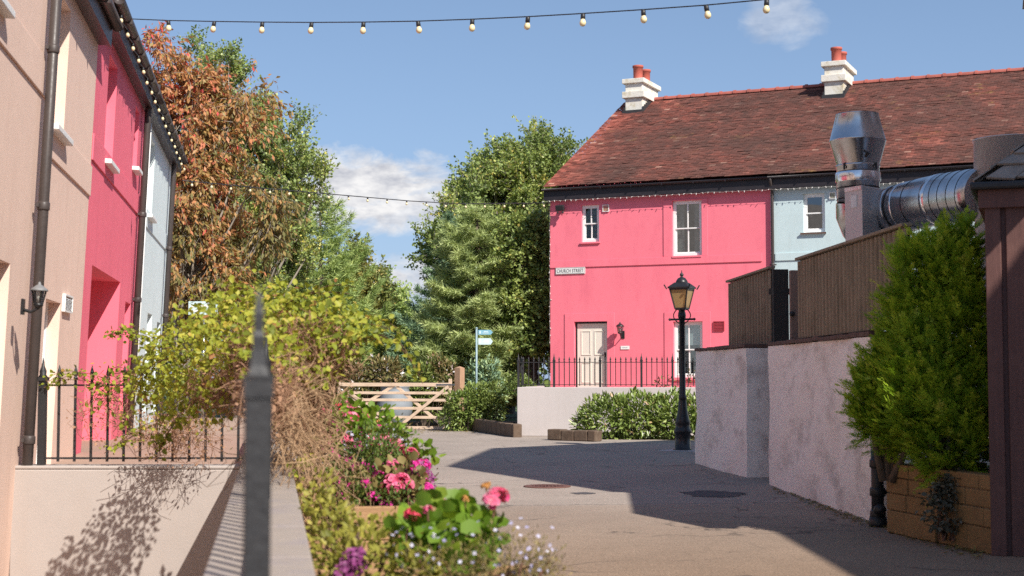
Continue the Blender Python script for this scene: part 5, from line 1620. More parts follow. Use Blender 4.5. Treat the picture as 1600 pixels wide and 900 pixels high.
# vent, pipes
v0 = lx(99, 456); v1 = lx(108, 490)
vent(hB, (v0[0] - .05, v1[0] + .0, v1[1], v0[1] - .02), M["white"], bars=9)
def ldown(t, px, py, z0, z1, off, r=.055, joints=(1.6, 3.05, 4.4), swan=True):
    return downpipe(t, lx(px, py, -.09)[0], -.09, z0, z1, r=r, off=off, joints=joints, swan=swan)
ldown(hB, 60, 450, LB, 7.0, None, .046, (.9, 2.95, 4.35), swan=False)
ldown(hD, 217.5, 420, LB, zsoB + .2, -.205, .052, (1.3, 2.6, 3.9))
ldown(hD, 264, 400, LB, zsoB + .2, -.205, .05, (1.3, 2.6, 3.9))
# white corner bead beside the first blue pipe
m = MB(); u = ux(217.5, 420) - .12; m.tube([(u, -.05, LB), (u, -.05, zsoB - .1)], .028, 8); m.build("waste_pipe", M["white"], hD)

la = lx(62, 472, -.24)
lantern("wall_lantern", "small grey-hooded wall lantern in front of the brown drainpipe on the beige cottage", L.M @ Matrix.Translation((la[0], -.10, la[1])), .20, arm=.13, hood=M["hood_grey"])

# festoon lamps hung under the left gutter
def festoon(name, label, pts, bulbs, r=.007, bs=1.0, drop=.05, group=None):
    t = thing(name, label, "festoon lights", group=group)
    m = MB(); m.tube(pts, r, 6); m.build("cable", M["black_matt"], t)
    sk = None
    for q in bulbs:
        if sk is None:
            m = MB(); m.lathe([(.010, 0), (.020, -.004), (.022, -.05), (.018, -.052)], 10); sk = a = m.build("socket", M["black_matt"], t); a.scale = (bs,) * 3
            m = MB(); m.lathe([(.014, -.05), (.022, -.062), (.0295, -.082), (.029, -.098), (.020, -.114), (.004, -.121)], 12); bb_ = b = m.build("bulb", M["bulb"], a)
        else:
            a = sk.copy(); COL.objects.link(a); a.parent = t; b = bb_.copy(); COL.objects.link(b); b.parent = a
        a.location = q; a.rotation_euler = (rng.normal(0, .1), rng.normal(0, .1), rng.uniform(0, 6))
    return t
pts, bl_ = [], []
u = uB + .25; k = 0
gp_ = lambda u, dz=0: L.pt(u, -.21, zsoB + .10 + dz)
while u < uD - .1:
    pts.append(gp_(u, .0)); bl_.append(gp_(u, 0.0)); pts.append(gp_(u + .22, -.05)); u += .74; k += 1
festoon("festoon_lights", "cream festoon bulbs strung under the dark gutter of the left terrace", pts, bl_, bs=.8)
# long line across the lane
pa_ = at(192, 29, 20.2); pb__ = at(1240, -6, 15.0)
pxs = [263, 335, 410, 487, 568, 653, 738, 825, 911, 1005, 1103, 1198]
def cab(px, y0=None):
    f = (px - 192) / (1240 - 192.); Y = 1 / ((1 - f) / 20.2 + f / 15.0)
    yy = np.interp(px, [192, 263, 335, 410, 487, 568, 653, 738, 825, 911, 1005, 1103, 1198, 1240], [29, 32, 33.5, 34.5, 35, 34.5, 33, 30, 26, 21, 15, 8, -1, -6])
    return at(px, yy, Y)
pts = [cab(p) for p in np.linspace(192, 1240, 60)] + [np.array((8.2, 15.4, 8.0))]
festoon("festoon_lights", "long line of cream festoon bulbs crossing the sky high above the lane", pts, [cab(p) for p in pxs], bs=1.25)
def cab2(px):
    f = (px - 285) / (862 - 285.); Y = 1 / ((1 - f) / 31.5 + f / 41.8)
    yy = np.interp(px, [285, 400, 525, 640, 720, 862], [282, 293, 304, 314, 318.5, 317])
    return at(px, yy, Y)
pts = [cab2(p) for p in np.linspace(285, 862, 40)]
festoon("festoon_lights", "far line of small festoon bulbs from the left terrace across to the pink cottage", pts, [cab2(p) for p in np.arange(300, 850, 30.5)], r=.011, bs=.95)

# ------------------------------------------------------------------ low walls, railings and the near post on the left
FY = 12.8
fl0 = at(28, 733, FY); flz = at(200, 728, FY)[2]
m = MB(); wcl = lambda Y: -.68 - .1635 * (Y - 4.0)           # centre line of the long wall
xr = wcl(FY) - .02
m.box(fl0[0] - .06, xr, FY, FY + .26, -.62, flz - .03); m.box(fl0[0] - .06, xr, FY - .004, FY + .264, flz - .029, flz, 1)
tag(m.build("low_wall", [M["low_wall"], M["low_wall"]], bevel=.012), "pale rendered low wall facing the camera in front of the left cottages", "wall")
m = MB(); m.add([(-6.0, FY + .27, flz - .12), (wcl(FY) - .1, FY + .27, flz - .12), (wcl(31) - .1, 31, flz - .12), (-9.5, 31, flz - .12)], [(0, 1, 2, 3)])
tag(m.build("left_terrace", M["paving"]), kind="structure")
cz = at(500, 900, 4.0)[2]
wl_, wr_ = at(318, 900, 3.85), at(501, 900, 3.85)
ww = wr_[0] - wl_[0]
Nf = Fr((wcl(4.0), 4.0, 0), math.atan2(1, -.1635))          # x runs away along the wall, y to the left
m = MB()
for a, b in ((-3.2, 8.02), (8.4, 15.5)):
    m.box(a, b, -ww / 2 + .03, ww / 2 - .03, -.62, cz - .055)
o = m.build("wall_body", M["white_wall"])
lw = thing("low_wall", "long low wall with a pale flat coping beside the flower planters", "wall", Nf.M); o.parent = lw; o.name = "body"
m = MB(); x = -3.2
while x < 15.4:
    m.box(x + .002, min(15.5, x + .9) - .002, -ww / 2, ww / 2, cz - .054, cz); x += .9
m.build("coping", M["coping_stone"], lw, bevel=.008)
# railing along the long wall (seen end-on) and the blurred end post
pz = at(405, 450, 2.42)
npost = thing("railing_post", "tall dark grey railing post with a pointed finial close to the camera", "post", loc=(pz[0], 2.42, cz), rz=R(12))
k = 2.42 / 2300
def zp(py): return at(405, py, 2.42)[2] - cz
m = MB(); hw = 20.5 * k
m.box(-hw, hw, -hw, hw, 0, zp(622))
m.build("shaft", M["black_matt"], npost, bevel=.003)
m = MB(); m.box(-hw * 1.16, hw * 1.16, -hw * 1.16, hw * 1.16, zp(621.5), zp(617)); m.box(-hw * 1.08, hw * 1.08, -hw * 1.08, hw * 1.08, zp(616.8), zp(592)); m.box(-hw * 1.16, hw * 1.16, -hw * 1.16, hw * 1.16, zp(591.5), zp(586))
m.lathe([(hw * 1.1, zp(586)), (hw * .85, zp(572)), (hw * .62, zp(545)), (hw * .66, zp(530)), (hw * .66, zp(524)), (hw * .5, zp(518)), (hw * .52, zp(490)), (hw * .22, zp(462)), (.001, zp(447))], 4, 0, smooth=False, rot=PI / 4)
m.build("finial", M["black_matt"], npost)
r0 = Nf.I @ Vector((pz[0], 2.42, cz))
railing("railing", "black spear-topped railing running away along the long low wall, behind the near post", Nf.M @ Matrix.Translation((r0.x + .05, r0.y, 0)), 8.9, cz, cz + .42, cz + .62, .135, [4.05, 8.1], cz + .66, r=.008, lowrail=.07)
frz, frt = at(200, 602, FY)[2], at(200, 570, FY)[2]
frx = at(66, 600, FY + .1)[0]
railing("railing", "black spear-topped railing on the low wall in front of the beige and pink cottages", Matrix.Translation((frx, FY + .12, 0)), xr - frx, flz, frz, frt, .143, [0.0], frt + .02, r=.010, head=.13, lowrail=.06, post_r=.032)

# ------------------------------------------------------------------ vine over the railing
def vine(name, label, base, blobs, n, brown, ntw, shoots):
    t = thing(name, label, "climbing plant", loc=base); B = np.array(base, float)
    C, out = sample_envelope(blobs, n, .30); C -= B
    ax = nrm(out * .35 + rdir(n) * .8 + np.array((0, 0, -.15))); nv = nrm(out * .5 + rdir(n) * .5 + np.array((.2, -.3, .6)))
    lv = rng.uniform(.55, 1.3, n)
    parts = [leaves(C, ax, nv, .043 * lv, .035 * lv, OVATE, np.clip(rng.normal(.42, .24, n), 0, 1))]
    P0, P1 = [], []
    for (a, b, c, spread, cnt) in shoots:
        a, b, c = (np.array(q) - B for q in (a, b, c))
        for _ in range(cnt):
            j = rng.normal(size=3) * spread; j2 = rng.normal(size=3) * spread
            f = np.linspace(0, 1, 9)[:, None]
            q = (a + j * .4) * (1 - f) ** 2 + (b + j) * 2 * f * (1 - f) + (c + j2) * f * f
            P0.append(q[:-1]); P1.append(q[1:])
            k = 26; g_ = rng.random(k)[:, None]; pos = (a + j * .4) * (1 - g_) ** 2 + (b + j) * 2 * g_ * (1 - g_) + (c + j2) * g_ * g_ + rng.normal(size=(k, 3)) * .025
            l2 = rng.uniform(.5, 1.2, k)
            parts.append(leaves(pos, nrm(rdir(k) + np.array((0, 0, -.3))), nrm(rdir(k) * .6 + np.array((.1, -.4, .6))), .045 * l2, .038 * l2, OVATE, np.clip(rng.normal(.35, .25, k), 0, 1)))
    V, Fc, T = join(parts); fast_mesh("foliage", V, Fc, T, G["vine"], t)
    if P0:
        Vt, Ft = twigs(np.concatenate(P0), np.concatenate(P1), .0035, .003); Vsh, Fsh = Vt, Ft
    # tangle of dry brown stems inside
    C, out = sample_envelope(brown, ntw, .6); C -= B
    d = nrm(rdir(ntw) + np.array((.25, 0, -.55))); ln = rng.uniform(.10, .34, ntw)
    Vt, Ft = twigs(C - d * ln[:, None] / 2, C + d * ln[:, None] / 2, .0032, .0014, wob=.03); fast_mesh("stem", np.concatenate([Vsh, Vt]), np.concatenate([Fsh, Ft + len(Vsh)]), None, [M["stem"], M["twig"]], t, mi=np.concatenate([np.zeros(len(Fsh)), np.ones(len(Ft))]).astype(np.int32))
    k = ntw * 2; C, out = sample_envelope(brown, k, .5); C -= B
    V, Fc, T = leaves(C, rdir(k), rdir(k), .035 * rng.uniform(.5, 1.2, k), .02, DIAMOND, np.zeros(k)); fast_mesh("dead_foliage", V, Fc, T, M["twig"], t)
    return t
B2 = lambda px, py, Y, rx, ry, rd: blob(px, py, Y, rx, ry, rd * 2300 / Y)
vb = (wcl(9.3), 9.3, cz)
vine("climbing_vine", "lime green vine with brown dry stems heaped over the railing behind the near post", vb,
     [B2(300, 560, 10.8, 78, 62, 0.9), B2(380, 520, 9.36, 95, 62, 0.68), B2(470, 505, 8.89, 110, 58, 0.59), B2(540, 520, 8.66, 60, 42, 0.51), B2(268, 600, 11.2, 62, 50, 0.7), B2(310, 625, 10.2, 66, 40, .4), B2(350, 590, 9.6, 50, 50, .3), B2(420, 480, 9.59, 90, 42, 0.51), B2(500, 560, 8.50, 52, 42, 0.4), B2(470, 560, 8.5, 60, 60, .4), B2(330, 490, 10.53, 60, 32, .51), B2(428, 560, 7.60, 26, 50, .9), B2(420, 520, 6.60, 22, 40, .6)],
     5200,
     [B2(350, 610, 10.06, 60, 40, 0.4), B2(440, 590, 9.36, 80, 80, 0.59), B2(500, 555, 8.77, 60, 50, 0.51), B2(470, 650, 8.77, 55, 70, .42), B2(425, 620, 7.40, 26, 60, .9), B2(440, 550, 9.2, 90, 50, 0.5)],
     3000,
     [(at(300, 560, 10.06), at(220, 540, 10.41), at(205, 640, 10.53), .06, 5), (at(560, 540, 8.54), at(620, 500, 8.42), at(655, 580, 8.31), .03, 3), (at(430, 500, 9.36), at(480, 440, 9.24), at(545, 465, 9.13), .06, 4),
      (at(350, 500, 9.59), at(310, 450, 9.83), at(390, 440, 9.83), .06, 4), (at(300, 620, 10.06), at(240, 660, 10.41), at(250, 700, 10.53), .05, 5), (at(560, 500, 8.54), at(600, 490, 8.42), at(640, 525, 8.42), .02, 2),
      (at(440, 560, 8.89), at(450, 600, 8.66), at(445, 680, 8.54), .02, 3), (at(480, 700, 8.07), at(460, 760, 7.72), at(470, 800, 7.49), .03, 3)])
vb = (at(200, 700, FY)[0], FY, flz)
vine("climbing_vine", "thin straggling vine shoots twined along the railing in front of the pink cottage", vb,
     [B2(150, 600, FY, 60, 35, .15), B2(200, 620, FY, 45, 60, .15), B2(240, 560, FY, 30, 60, .15)], 90,
     [B2(180, 640, FY, 80, 60, .12), B2(280, 680, FY - .3, 80, 50, .25)], 330,
     [(at(75, 600, FY), at(120, 560, FY), at(190, 610, FY), .07, 4), (at(150, 640, FY), at(190, 570, FY), at(240, 600, FY), .09, 5), (at(170, 520, FY - .2), at(200, 500, FY - .2), at(240, 540, FY - .2), .05, 4), (at(180, 700, FY), at(250, 640, FY), at(340, 690, FY), .12, 6)])
# cascade of straw-coloured stems on the lane side of the wall
n = 210
t = thing("dry_climber", "straw-coloured cascade of dead climber stems hanging over the lane side of the low wall", "climbing plant", loc=(wcl(7.0) + .25, 7.0, .3))
Bq = np.array((wcl(7.0) + .25, 7.0, .3))
a0 = np.array([at(px, py, Y) for px, py, Y in zip(rng.normal(462, 24, n), rng.uniform(600, 730, n), rng.uniform(7.0, 9.6, n))])
dn = np.stack([rng.normal(.05, .10, n), rng.normal(-.05, .12, n), -rng.uniform(.06, .26, n)], 1)
a1 = a0 + dn + rng.normal(size=(n, 3)) * .085; a2 = a1 + dn * np.array((.35, .6, 1.0)) * rng.uniform(.3, 1.0, (n, 1)); a2[:, 2] = np.maximum(a2[:, 2], .15)
V1, F1 = twigs(a0 - Bq, a1 - Bq, .0032, .0026, wob=.045); V2, F2 = twigs(a1 - Bq, a2 - Bq, .0026, .0014, wob=.05)
k = 420; C = np.array([at(px, py, Y) for px, py, Y in zip(rng.normal(475, 30, k), rng.normal(640, 50, k), rng.uniform(7.4, 9.6, k))]); d = nrm(rdir(k) + np.array((.3, 0, -.25))); ln = rng.uniform(.06, .22, k)
V3, F3 = twigs(C - Bq - d * ln[:, None] / 2, C - Bq + d * ln[:, None] / 2, .0026, .0013, wob=.03)
fast_mesh("stem", np.concatenate([V1, V2, V3]), np.concatenate([F1, F2 + len(V1), F3 + len(V1) + len(V2)]), None, M["twig_pale"], t)

# ------------------------------------------------------------------ planters and flowers along the foot of the wall
def planter(label, x0, x1, y0, y1, h):
    t = thing("timber_planter", label, "planter", loc=((x0 + x1) / 2, (y0 + y1) / 2, 0), rz=R(9)); X, Y = (x1 - x0) / 2, (y1 - y0) / 2
    m = MB(); nb = max(3, int(h / .085)); bh = h / nb; e = .045
    for i in range(nb):
        z0, z1 = i * bh + .002, (i + 1) * bh - .002
        ex = 0.035 if i % 2 else 0
        ey = 0 if i % 2 else .035
        m.box(-X - ex, X + ex, -Y, -Y + e, z0, z1); m.box(-X - ex, X + ex, Y - e, Y, z0, z1)
        m.box(-X, -X + e, -Y + e - 0 if ex else -Y + e, Y - e, z0, z1); m.box(X - e, X, -Y + e, Y - e, z0, z1)
        if ey:
            for sx in (-1, 1):
                m.box(sx * (X - e / 2) - e / 2, sx * (X - e / 2) + e / 2, -Y - ey, -Y - .001, z0, z1, 1)
        else:
            for sx in (-1, 1): m.box(sx * X + sx * .037 - .0, sx * X + sx * .037 + .002 * sx, -Y, -Y + e, z0, z1, 1) if False else None
    m.build("boards", [M["planter_wood"], M["planter_end"]], t, bevel=.005)
    m = MB(); m.box(-X + e, X - e, -Y + e, Y - e, .05, h - .05); m.build("soil", M["soil"], t)
    return t
planter("stepped timber planter of stacked boards, half hidden behind the nearest flowers", -1.0, -.42, 8.35, 9.6, .76)
planter("timber planter nearest the camera, buried under geranium and lobelia", -.72, .12, 4.7, 5.9, .74)
planter("far timber planter at the foot of the wall nearest the gate", -1.75, -1.2, 11.2, 12.6, .74)


def petals_head(r, nfl, mat, seed, name="flower_head", pl=.5, dome=1.0):
    """cluster of five-petalled florets on a dome"""
    rr = np.random.default_rng(seed); parts = []
    d = nrm(rr.normal(size=(nfl, 3)) + np.array((0, 0, .55 * dome))); c = d * r * np.array((1, 1, .8)) * rr.uniform(.75, 1.05, (nfl, 1))
    t0 = np.clip(rr.normal(.5, .25, nfl), 0, 1)
    u = nrm(np.cross(d, rr.normal(size=(nfl, 3)))); v = np.cross(d, u)
    for k in range(5):
        a = 2 * PI * k / 5; ax = u * math.cos(a) + v * math.sin(a) + d * .35
        parts.append(leaves(c, ax, d, r * pl, r * pl * .95, ROUND, np.clip(t0 + rr.normal(0, .1, nfl), 0, 1)))
    V, Fc, T = join(parts)
    return V, Fc, T, mat


HEADS = {}
def head(parent, B, p, r, mat, base_to=None, key=None):
    kk = mat
    if kk not in HEADS:
        V, Fc, T, m_ = petals_head(1.0, 26, mat, len(HEADS)); o = fast_mesh("flower_head", V, Fc, T, G[mat], parent); HEADS[kk] = o
    else:
        o = HEADS[kk].copy(); COL.objects.link(o); o.parent = parent
    o.location = np.array(p) - B; o.scale = (r, r, r); o.rotation_euler = (rng.normal(0, .3), rng.normal(0, .3), rng.uniform(0, 6))
    return o


def flowering(name, label, base, env, n, L_, W_, leaf, shape, heads, hmat, hr, cat="flowers", stem=M["stem"], tint=.5, upb=.5, small=None, lump=.04, shell=.35, stalks=True):
    t = shrub(name, label, base, env, n, L_, W_, G[leaf], shape, cat=cat, stems=12, stem_mat=stem, tintmean=tint, upb=upb, lump=lump, shell=shell)
    B = np.array(base, float); P0, P1 = [], []
    for p in heads:
        mm, rr = (p[3], p[4]) if len(p) > 3 else (hmat, hr)
        q = at(*p[:3]); head(t, B, q, rr, mm)
        P0.append(q - B + np.array((rng.normal(0, .03), rng.normal(0, .03), -.16 - rng.random() * .06))); P1.append(q - B)
    if P0 and stalks:
        for a_, b_ in zip(P0, P1):
            Vt, Ft = twigs(a_[None], b_[None], .004, .003, wob=.015); fast_mesh("stalk", Vt, Ft, None, stem, t)
    if small:
        mat, cnt, sz, senv = small
        C, out = sample_envelope(senv, cnt, .3); C -= B
        parts = []
        d = nrm(out * .5 + rdir(cnt) * .6 + np.array((.1, -.5, .5))); u = nrm(np.cross(d, rdir(cnt))); v = np.cross(d, u); tt = np.clip(rng.normal(.5, .25, cnt), 0, 1)
        for k in range(4):
            a = 2 * PI * k / 4; parts.append(leaves(C, u * math.cos(a) + v * math.sin(a) + d * .2, d, sz, sz * .9, ROUND, tt))
        V, Fc, T = join(parts); fast_mesh("blossom", V, Fc, T, G[mat], t)
    return t
zg = .72
gp0 = at(700, 850, 5.35)
flowering("geranium", "pink geranium with broad lime green leaves in the nearest planter", (gp0[0], gp0[1], zg),
          [B2(705, 822, 5.4, 66, 26, .14), B2(655, 832, 5.35, 46, 22, .12), B2(740, 838, 5.35, 40, 26, .12), B2(712, 868, 5.3, 80, 28, .15)], 420, .048, .058, "geranium", ROUND,
          [(779, 776, 5.4), (770, 783, 5.38), (668, 797, 5.3, "pink_petal", .016), (640, 804, 5.3, "red_petal", .022), (650, 808, 5.28, "red_petal", .015), (758, 760, 5.45, "orange_petal", .014), (763, 757, 5.46, "orange_petal", .010), (727, 780, 5.4, "orange_petal", .014)], "pink_petal", .034, tint=.5, upb=1.2)
gp0 = at(620, 760, 8.6)
flowering("geranium", "pale pink geranium with the biggest flower cluster above the stepped timber planter", (gp0[0], gp0[1], zg),
          [B2(625, 765, 8.6, 40, 26, .14), B2(640, 745, 8.7, 30, 22, .12)], 200, .06, .05, "dry", OVATE,
          [(613, 752, 8.5), (627, 750, 8.5), (635, 757, 8.5), (618, 764, 8.45), (628, 762, 8.5), (607, 760, 8.5)], "pink_petal", .040)
gp0 = at(575, 740, 9.0)
flowering("marigold_plant", "ferny dark green bedding plant dotted with magenta flowers in the stepped planter", (gp0[0], gp0[1], zg),
          [B2(572, 735, 9.0, 60, 55, .25), B2(600, 700, 9.3, 45, 40, .2), B2(560, 770, 8.6, 50, 34, .25), B2(625, 775, 8.4, 40, 16, .1)], 3600, .035, .014, "fern", OVATE,
          [(523, 713, 9.2), (567, 728, 9.0), (533, 745, 8.9), (533, 779, 8.7), (604, 790, 8.5, "magenta_petal", 0.036), (604, 799, 8.5, "magenta_petal", 0.039), (487, 711, 9.2), (562, 698, 9.3), (606, 697, 9.6), (545, 722, 9.1), (580, 745, 8.8), (552, 762, 8.7), (515, 690, 9.5), (590, 730, 9.0)], "magenta_petal", .036)
gp0 = at(555, 690, 9.6)
flowering("geranium", "tall loose magenta and pink geranium at the back of the stepped planter", (gp0[0], gp0[1], zg),
          [B2(545, 690, 9.6, 42, 50, .2), B2(520, 650, 10.2, 36, 34, .2)], 420, .05, .042, "geranium", ROUND,
          [(505, 650, 10), (522, 668, 9.8, "magenta_petal", 0.039), (548, 655, 10, "pink_petal", .05), (560, 676, 9.7, "magenta_petal", 0.039), (535, 690, 9.5), (575, 688, 9.6, "pink_petal", .045), (512, 700, 9.4, "magenta_petal", 0.034), (590, 672, 10.0, "magenta_petal", 0.039), (500, 676, 9.6, "magenta_petal", 0.034), (548, 635, 10.2, "pink_petal", .04)], "pink_petal", .058)
gp0 = at(610, 705, 9.8)
flowering("geranium", "pink geranium blooms further along the planters above the grey lane", (gp0[0], gp0[1], zg),
          [B2(600, 690, 9.9, 42, 35, .2), B2(575, 670, 10.4, 36, 30, .2), B2(650, 720, 9.3, 26, 26, .15)], 420, .05, .045, "geranium", ROUND,
          [(599, 692, 9.7), (592, 703, 9.6), (611, 704, 9.6), (618, 699, 9.6), (606, 708, 9.6, "magenta_petal", 0.052), (632, 722, 9.3), (645, 720, 9.3), (622, 718, 9.4, "magenta_petal", 0.046), (640, 726, 9.3), (653, 738, 9.1, "magenta_petal", 0.058), (613, 677, 10, "pink_petal", .025), (640, 735, 9.0), (660, 728, 9.2, "magenta_petal", 0.046), (626, 736, 9.0, "magenta_petal", 0.039), (588, 712, 9.4), (600, 716, 9.3)], "pink_petal", .052)
gp0 = at(525, 660, 11.6)
flowering("geranium", "far pink geranium cluster beside the left end of the gate", (gp0[0], gp0[1], zg),
          [B2(525, 672, 11.5, 42, 28, .3), B2(560, 680, 11.2, 30, 22, .3)], 420, .06, .05, "geranium", ROUND,
          [(517, 643, 11.6), (527, 640, 11.6, "red_petal", .05), (531, 656, 11.4), (541, 651, 11.4), (536, 660, 11.4), (515, 660, 11.5), (522, 658, 11.5), (569, 657, 11.2), (505, 634, 11.9, "pink_petal", .035), (489, 640, 11.8, "red_petal", .03), (572, 655, 11.2), (592, 660, 11, "orange_petal", .025)], "pink_petal", .058)
gp0 = at(560, 705, 9.9)
flowering("lobelia", "wispy pale lilac lobelia between the pink flowers in the stepped planter", (gp0[0], gp0[1], zg),
          [B2(555, 705, 9.6, 40, 30, .2), B2(610, 685, 10, 30, 22, .2)], 700, .03, .008, "dry", DIAMOND, [], None, 0, small=("lobelia_petal", 210, .012, [B2(555, 700, 9.55, 44, 32, .2), B2(612, 684, 9.9, 32, 24, .2)]))
gp0 = at(640, 735, 8.9)
flowering("petunia", "small magenta bedding blooms nodding over the lane edge of the stepped planter", (gp0[0], gp0[1], zg),
          [B2(630, 740, 8.9, 34, 40, .15), B2(590, 760, 8.6, 40, 26, .15), B2(545, 745, 8.9, 30, 34, .15)], 900, .032, .014, "fern", OVATE,
          [(648, 728, 8.85), (660, 745, 8.85), (638, 748, 8.8), (596, 742, 8.7), (572, 756, 8.6), (550, 730, 8.9), (612, 728, 8.9, "pink_petal", .04), (640, 712, 9.1, "pink_petal", .045), (668, 762, 8.8), (584, 776, 8.5), (528, 752, 8.8), (622, 700, 9.3, "pink_petal", .04)], "magenta_petal", .032)
gp0 = at(650, 745, 9.2)
flowering("alyssum", "dusky purple alyssum spilling over the lane side of the stepped planter", (gp0[0], gp0[1], zg),
          [B2(652, 755, 9.0, 26, 34, .15), B2(640, 728, 9.2, 26, 20, .15)], 500, .025, .010, "dry", DIAMOND, [], None, 0, small=("purple_petal", 420, .012, [B2(655, 755, 8.95, 28, 38, .15), B2(640, 728, 9.15, 28, 22, .15), B2(560, 660, 11.5, 18, 18, .15)]))
gp0 = at(770, 880, 5.2)
flowering("lobelia", "straggly brown-green lobelia with pale lilac flowers at the lane side of the nearest planter", (gp0[0], gp0[1], zg - .1),
          [B2(790, 885, 5.2, 95, 55, .2), B2(700, 895, 5.1, 80, 45, .2), B2(840, 900, 5.2, 55, 45, .15)], 3400, .024, .005, "dry", DIAMOND, [], None, 0, small=("lobelia_petal", 85, .0080, [B2(760, 850, 5.1, 120, 55, .2), B2(650, 850, 5.1, 60, 40, .15), B2(830, 860, 5.15, 55, 50, .12)]), lump=.03)
gp0 = at(560, 870, 5.3)
flowering("sedum", "low yellow-green ground foliage with a purple flower tuft beside the coping", (gp0[0], gp0[1], .6),
          [B2(560, 880, 5.4, 80, 55, .25), B2(520, 830, 6.0, 40, 50, .25), B2(640, 890, 5.2, 70, 40, .2), B2(590, 845, 6.2, 70, 28, .2), B2(500, 780, 7.0, 30, 45, .2)], 1500, .034, .022, "lime_low", OVATE, [], None, 0, small=("purple_petal", 190, .010, [B2(552, 878, 5.15, 22, 24, .08), B2(535, 895, 5.1, 16, 18, .08)]))
gp0 = at(530, 700, 9.5)
flowering("border_plant", "yellowing brown-green foliage between the dry climber and the pink flowers", (gp0[0], gp0[1], .5),
          [B2(500, 700, 9.2, 40, 45, .25), B2(520, 660, 10.5, 45, 30, .3), B2(530, 760, 8.5, 36, 45, .2)], 1300, .035, .016, "dry", OVATE, [], None, 0, cat="plant")

# ------------------------------------------------------------------ shrubs by the gate and the cottage
s0 = on_ground(730, 672)
def E(px, py, Y, rx, ry, rd=None): return blob(px, py, Y, rx, ry, rd)
b = at(722, 668, 39.3)
shrub("shrub", "light green leafy shrub at the right end of the gate", (b[0], b[1], 0), [E(720, 640, 39.3, 26, 34), E(738, 632, 39.3, 24, 30), E(707, 652, 39.2, 16, 22)], 2600, .12, .05, G["laurel"], OVATE, stem_mat=M["bark"])
b = at(765, 668, 39.0)
shrub("shrub", "darker rounded green shrub against the end of the white wall", (b[0], b[1], 0), [E(765, 622, 39.4, 22, 26), E(764, 645, 39.2, 22, 28)], 2400, .10, .05, G["hedge"], OVATE)
b = at(805, 640, 38.6)
shrub("shrub", "clipped green shrub growing through the railing at the corner of the white wall", (b[0], b[1], 1.0), [E(815, 600, 38.9, 22, 14, 22), E(797, 618, 38.4, 13, 26, 16)], 2000, .07, .035, G["laurel"], OVATE, tintmean=.4)
lb0 = at(1000, 686, 34.6)
shrub("laurel_bush", "broad glossy laurel bush in front of the white retaining wall", (lb0[0], lb0[1], 0), [E(950, 655, 34.5, 45, 36, 36), E(1000, 653, 34.4, 48, 38, 38), E(1050, 652, 34.3, 45, 38, 38), E(915, 665, 34.5, 20, 22, 24), E(1085, 655, 34.2, 30, 38, 34)], 6500, .145, .058, G["laurel"], OVATE, tintmean=.52, tsd=.22, lump=.06)
t0 = at(1060, 615, 36.0)
shrub("rose_bush", "thin pinkish twiggy plant straggling over the railing behind the laurel", (t0[0], t0[1], 1.0), [E(1040, 606, 36, 16, 16, 10), E(1078, 600, 36, 18, 22, 10)], 150, .10, .05, G["mixed"], OVATE, cat="plant", stems=16, stem_mat=M["twig"])
# mixed hedge behind the gate, one bush after another
r = np.random.default_rng(21)
for i, (px, py, rx, ry, lf, lab) in enumerate([(548, 598, 30, 34, "mixed", "rusty brown-green bush behind the left end of the gate"), (600, 583, 30, 26, "mixed", "bush with pale washed-out flower heads behind the middle of the gate"), (662, 603, 24, 38, "hedge", "dark green bush behind the gate below the big pine"),
                                             (690, 592, 26, 36, "mixed", "reddish-tipped bush just left of the gate hanging post"), (755, 600, 34, 42, "pine_dark", "very dark evergreen bush behind the finger post")]):
    Y = 42.3 + .25 * (i % 2); b = at(px, 640, Y)
    shrub("hedge_bush", lab, (b[0], b[1], 0), [E(px, py, Y, rx, ry), E(px - 8, py + (22 if i not in (0, 1) else 4), Y + .5, rx * .9, ry * .8), E(px + 8, py + (20 if i not in (0, 1) else 4), Y + .5, rx * .9, ry * .8)], 2600, .13, .06, G[lf], OVATE, group=None, tintmean=.5, tsd=.28, lump=.10)

# ------------------------------------------------------------------ trees
def TE(px, py, Y, rx, ry, rd=None): return blob(px, py, Y, rx, ry, rd)
Y = 37.5; b = at(288, 560, Y)
tree("cherry_tree", "cherry tree in orange and red autumn leaf behind the end of the left terrace", (b[0], b[1], 0), at(290, 190, Y), .2,
     [TE(280, 330, Y, 80, 130, 85), TE(290, 190, Y, 66, 90, 70), TE(245, 105, Y, 24, 58, 40), TE(236, 60, Y, 12, 26, 20), TE(300, 100, Y, 24, 26, 30), TE(345, 165, Y, 44, 46, 45), TE(345, 300, Y - .3, 80, 36, 50), TE(300, 420, Y - .3, 66, 70, 70), TE(385, 150, Y, 34, 20, 30), TE(385, 205, Y, 36, 18, 30), TE(405, 310, Y - .5, 46, 18, 26), TE(395, 350, Y - .5, 50, 14, 26)],
     175, .42, 17, .72, 13, .165, .062, G["cherry"], M["pale_bark"], up=.05, droop=.75, shell=.30, tintbias=lambda p: (p[:, 2] - 6.8) * .05 - (p[:, 0] + 8.2) * .09)
Y = 47; b = at(370, 600, Y)
tree("poplar_tree", "tall green poplar with upright pointed tops behind the autumn cherry", (b[0], b[1], 0), at(350, 120, Y), .25,
     [TE(318, 100, Y, 20, 75, 20), TE(345, 175, Y, 42, 85, 45), TE(362, 130, Y, 16, 55, 20), TE(385, 270, Y, 70, 110, 70), TE(412, 205, Y, 24, 66, 28), TE(330, 270, Y, 60, 140, 60), TE(452, 275, Y - .5, 32, 90, 40), TE(400, 400, Y, 95, 90, 80), TE(470, 290, Y - .5, 46, 42, 40), TE(497, 297, Y - .5, 26, 20, 24)],
     330, .42, 20, .62, 17, .10, .072, G["poplar"], M["pale_bark"], up=1.0, droop=.1, shell=.33)
Y = 52; b = at(498, 620, Y)
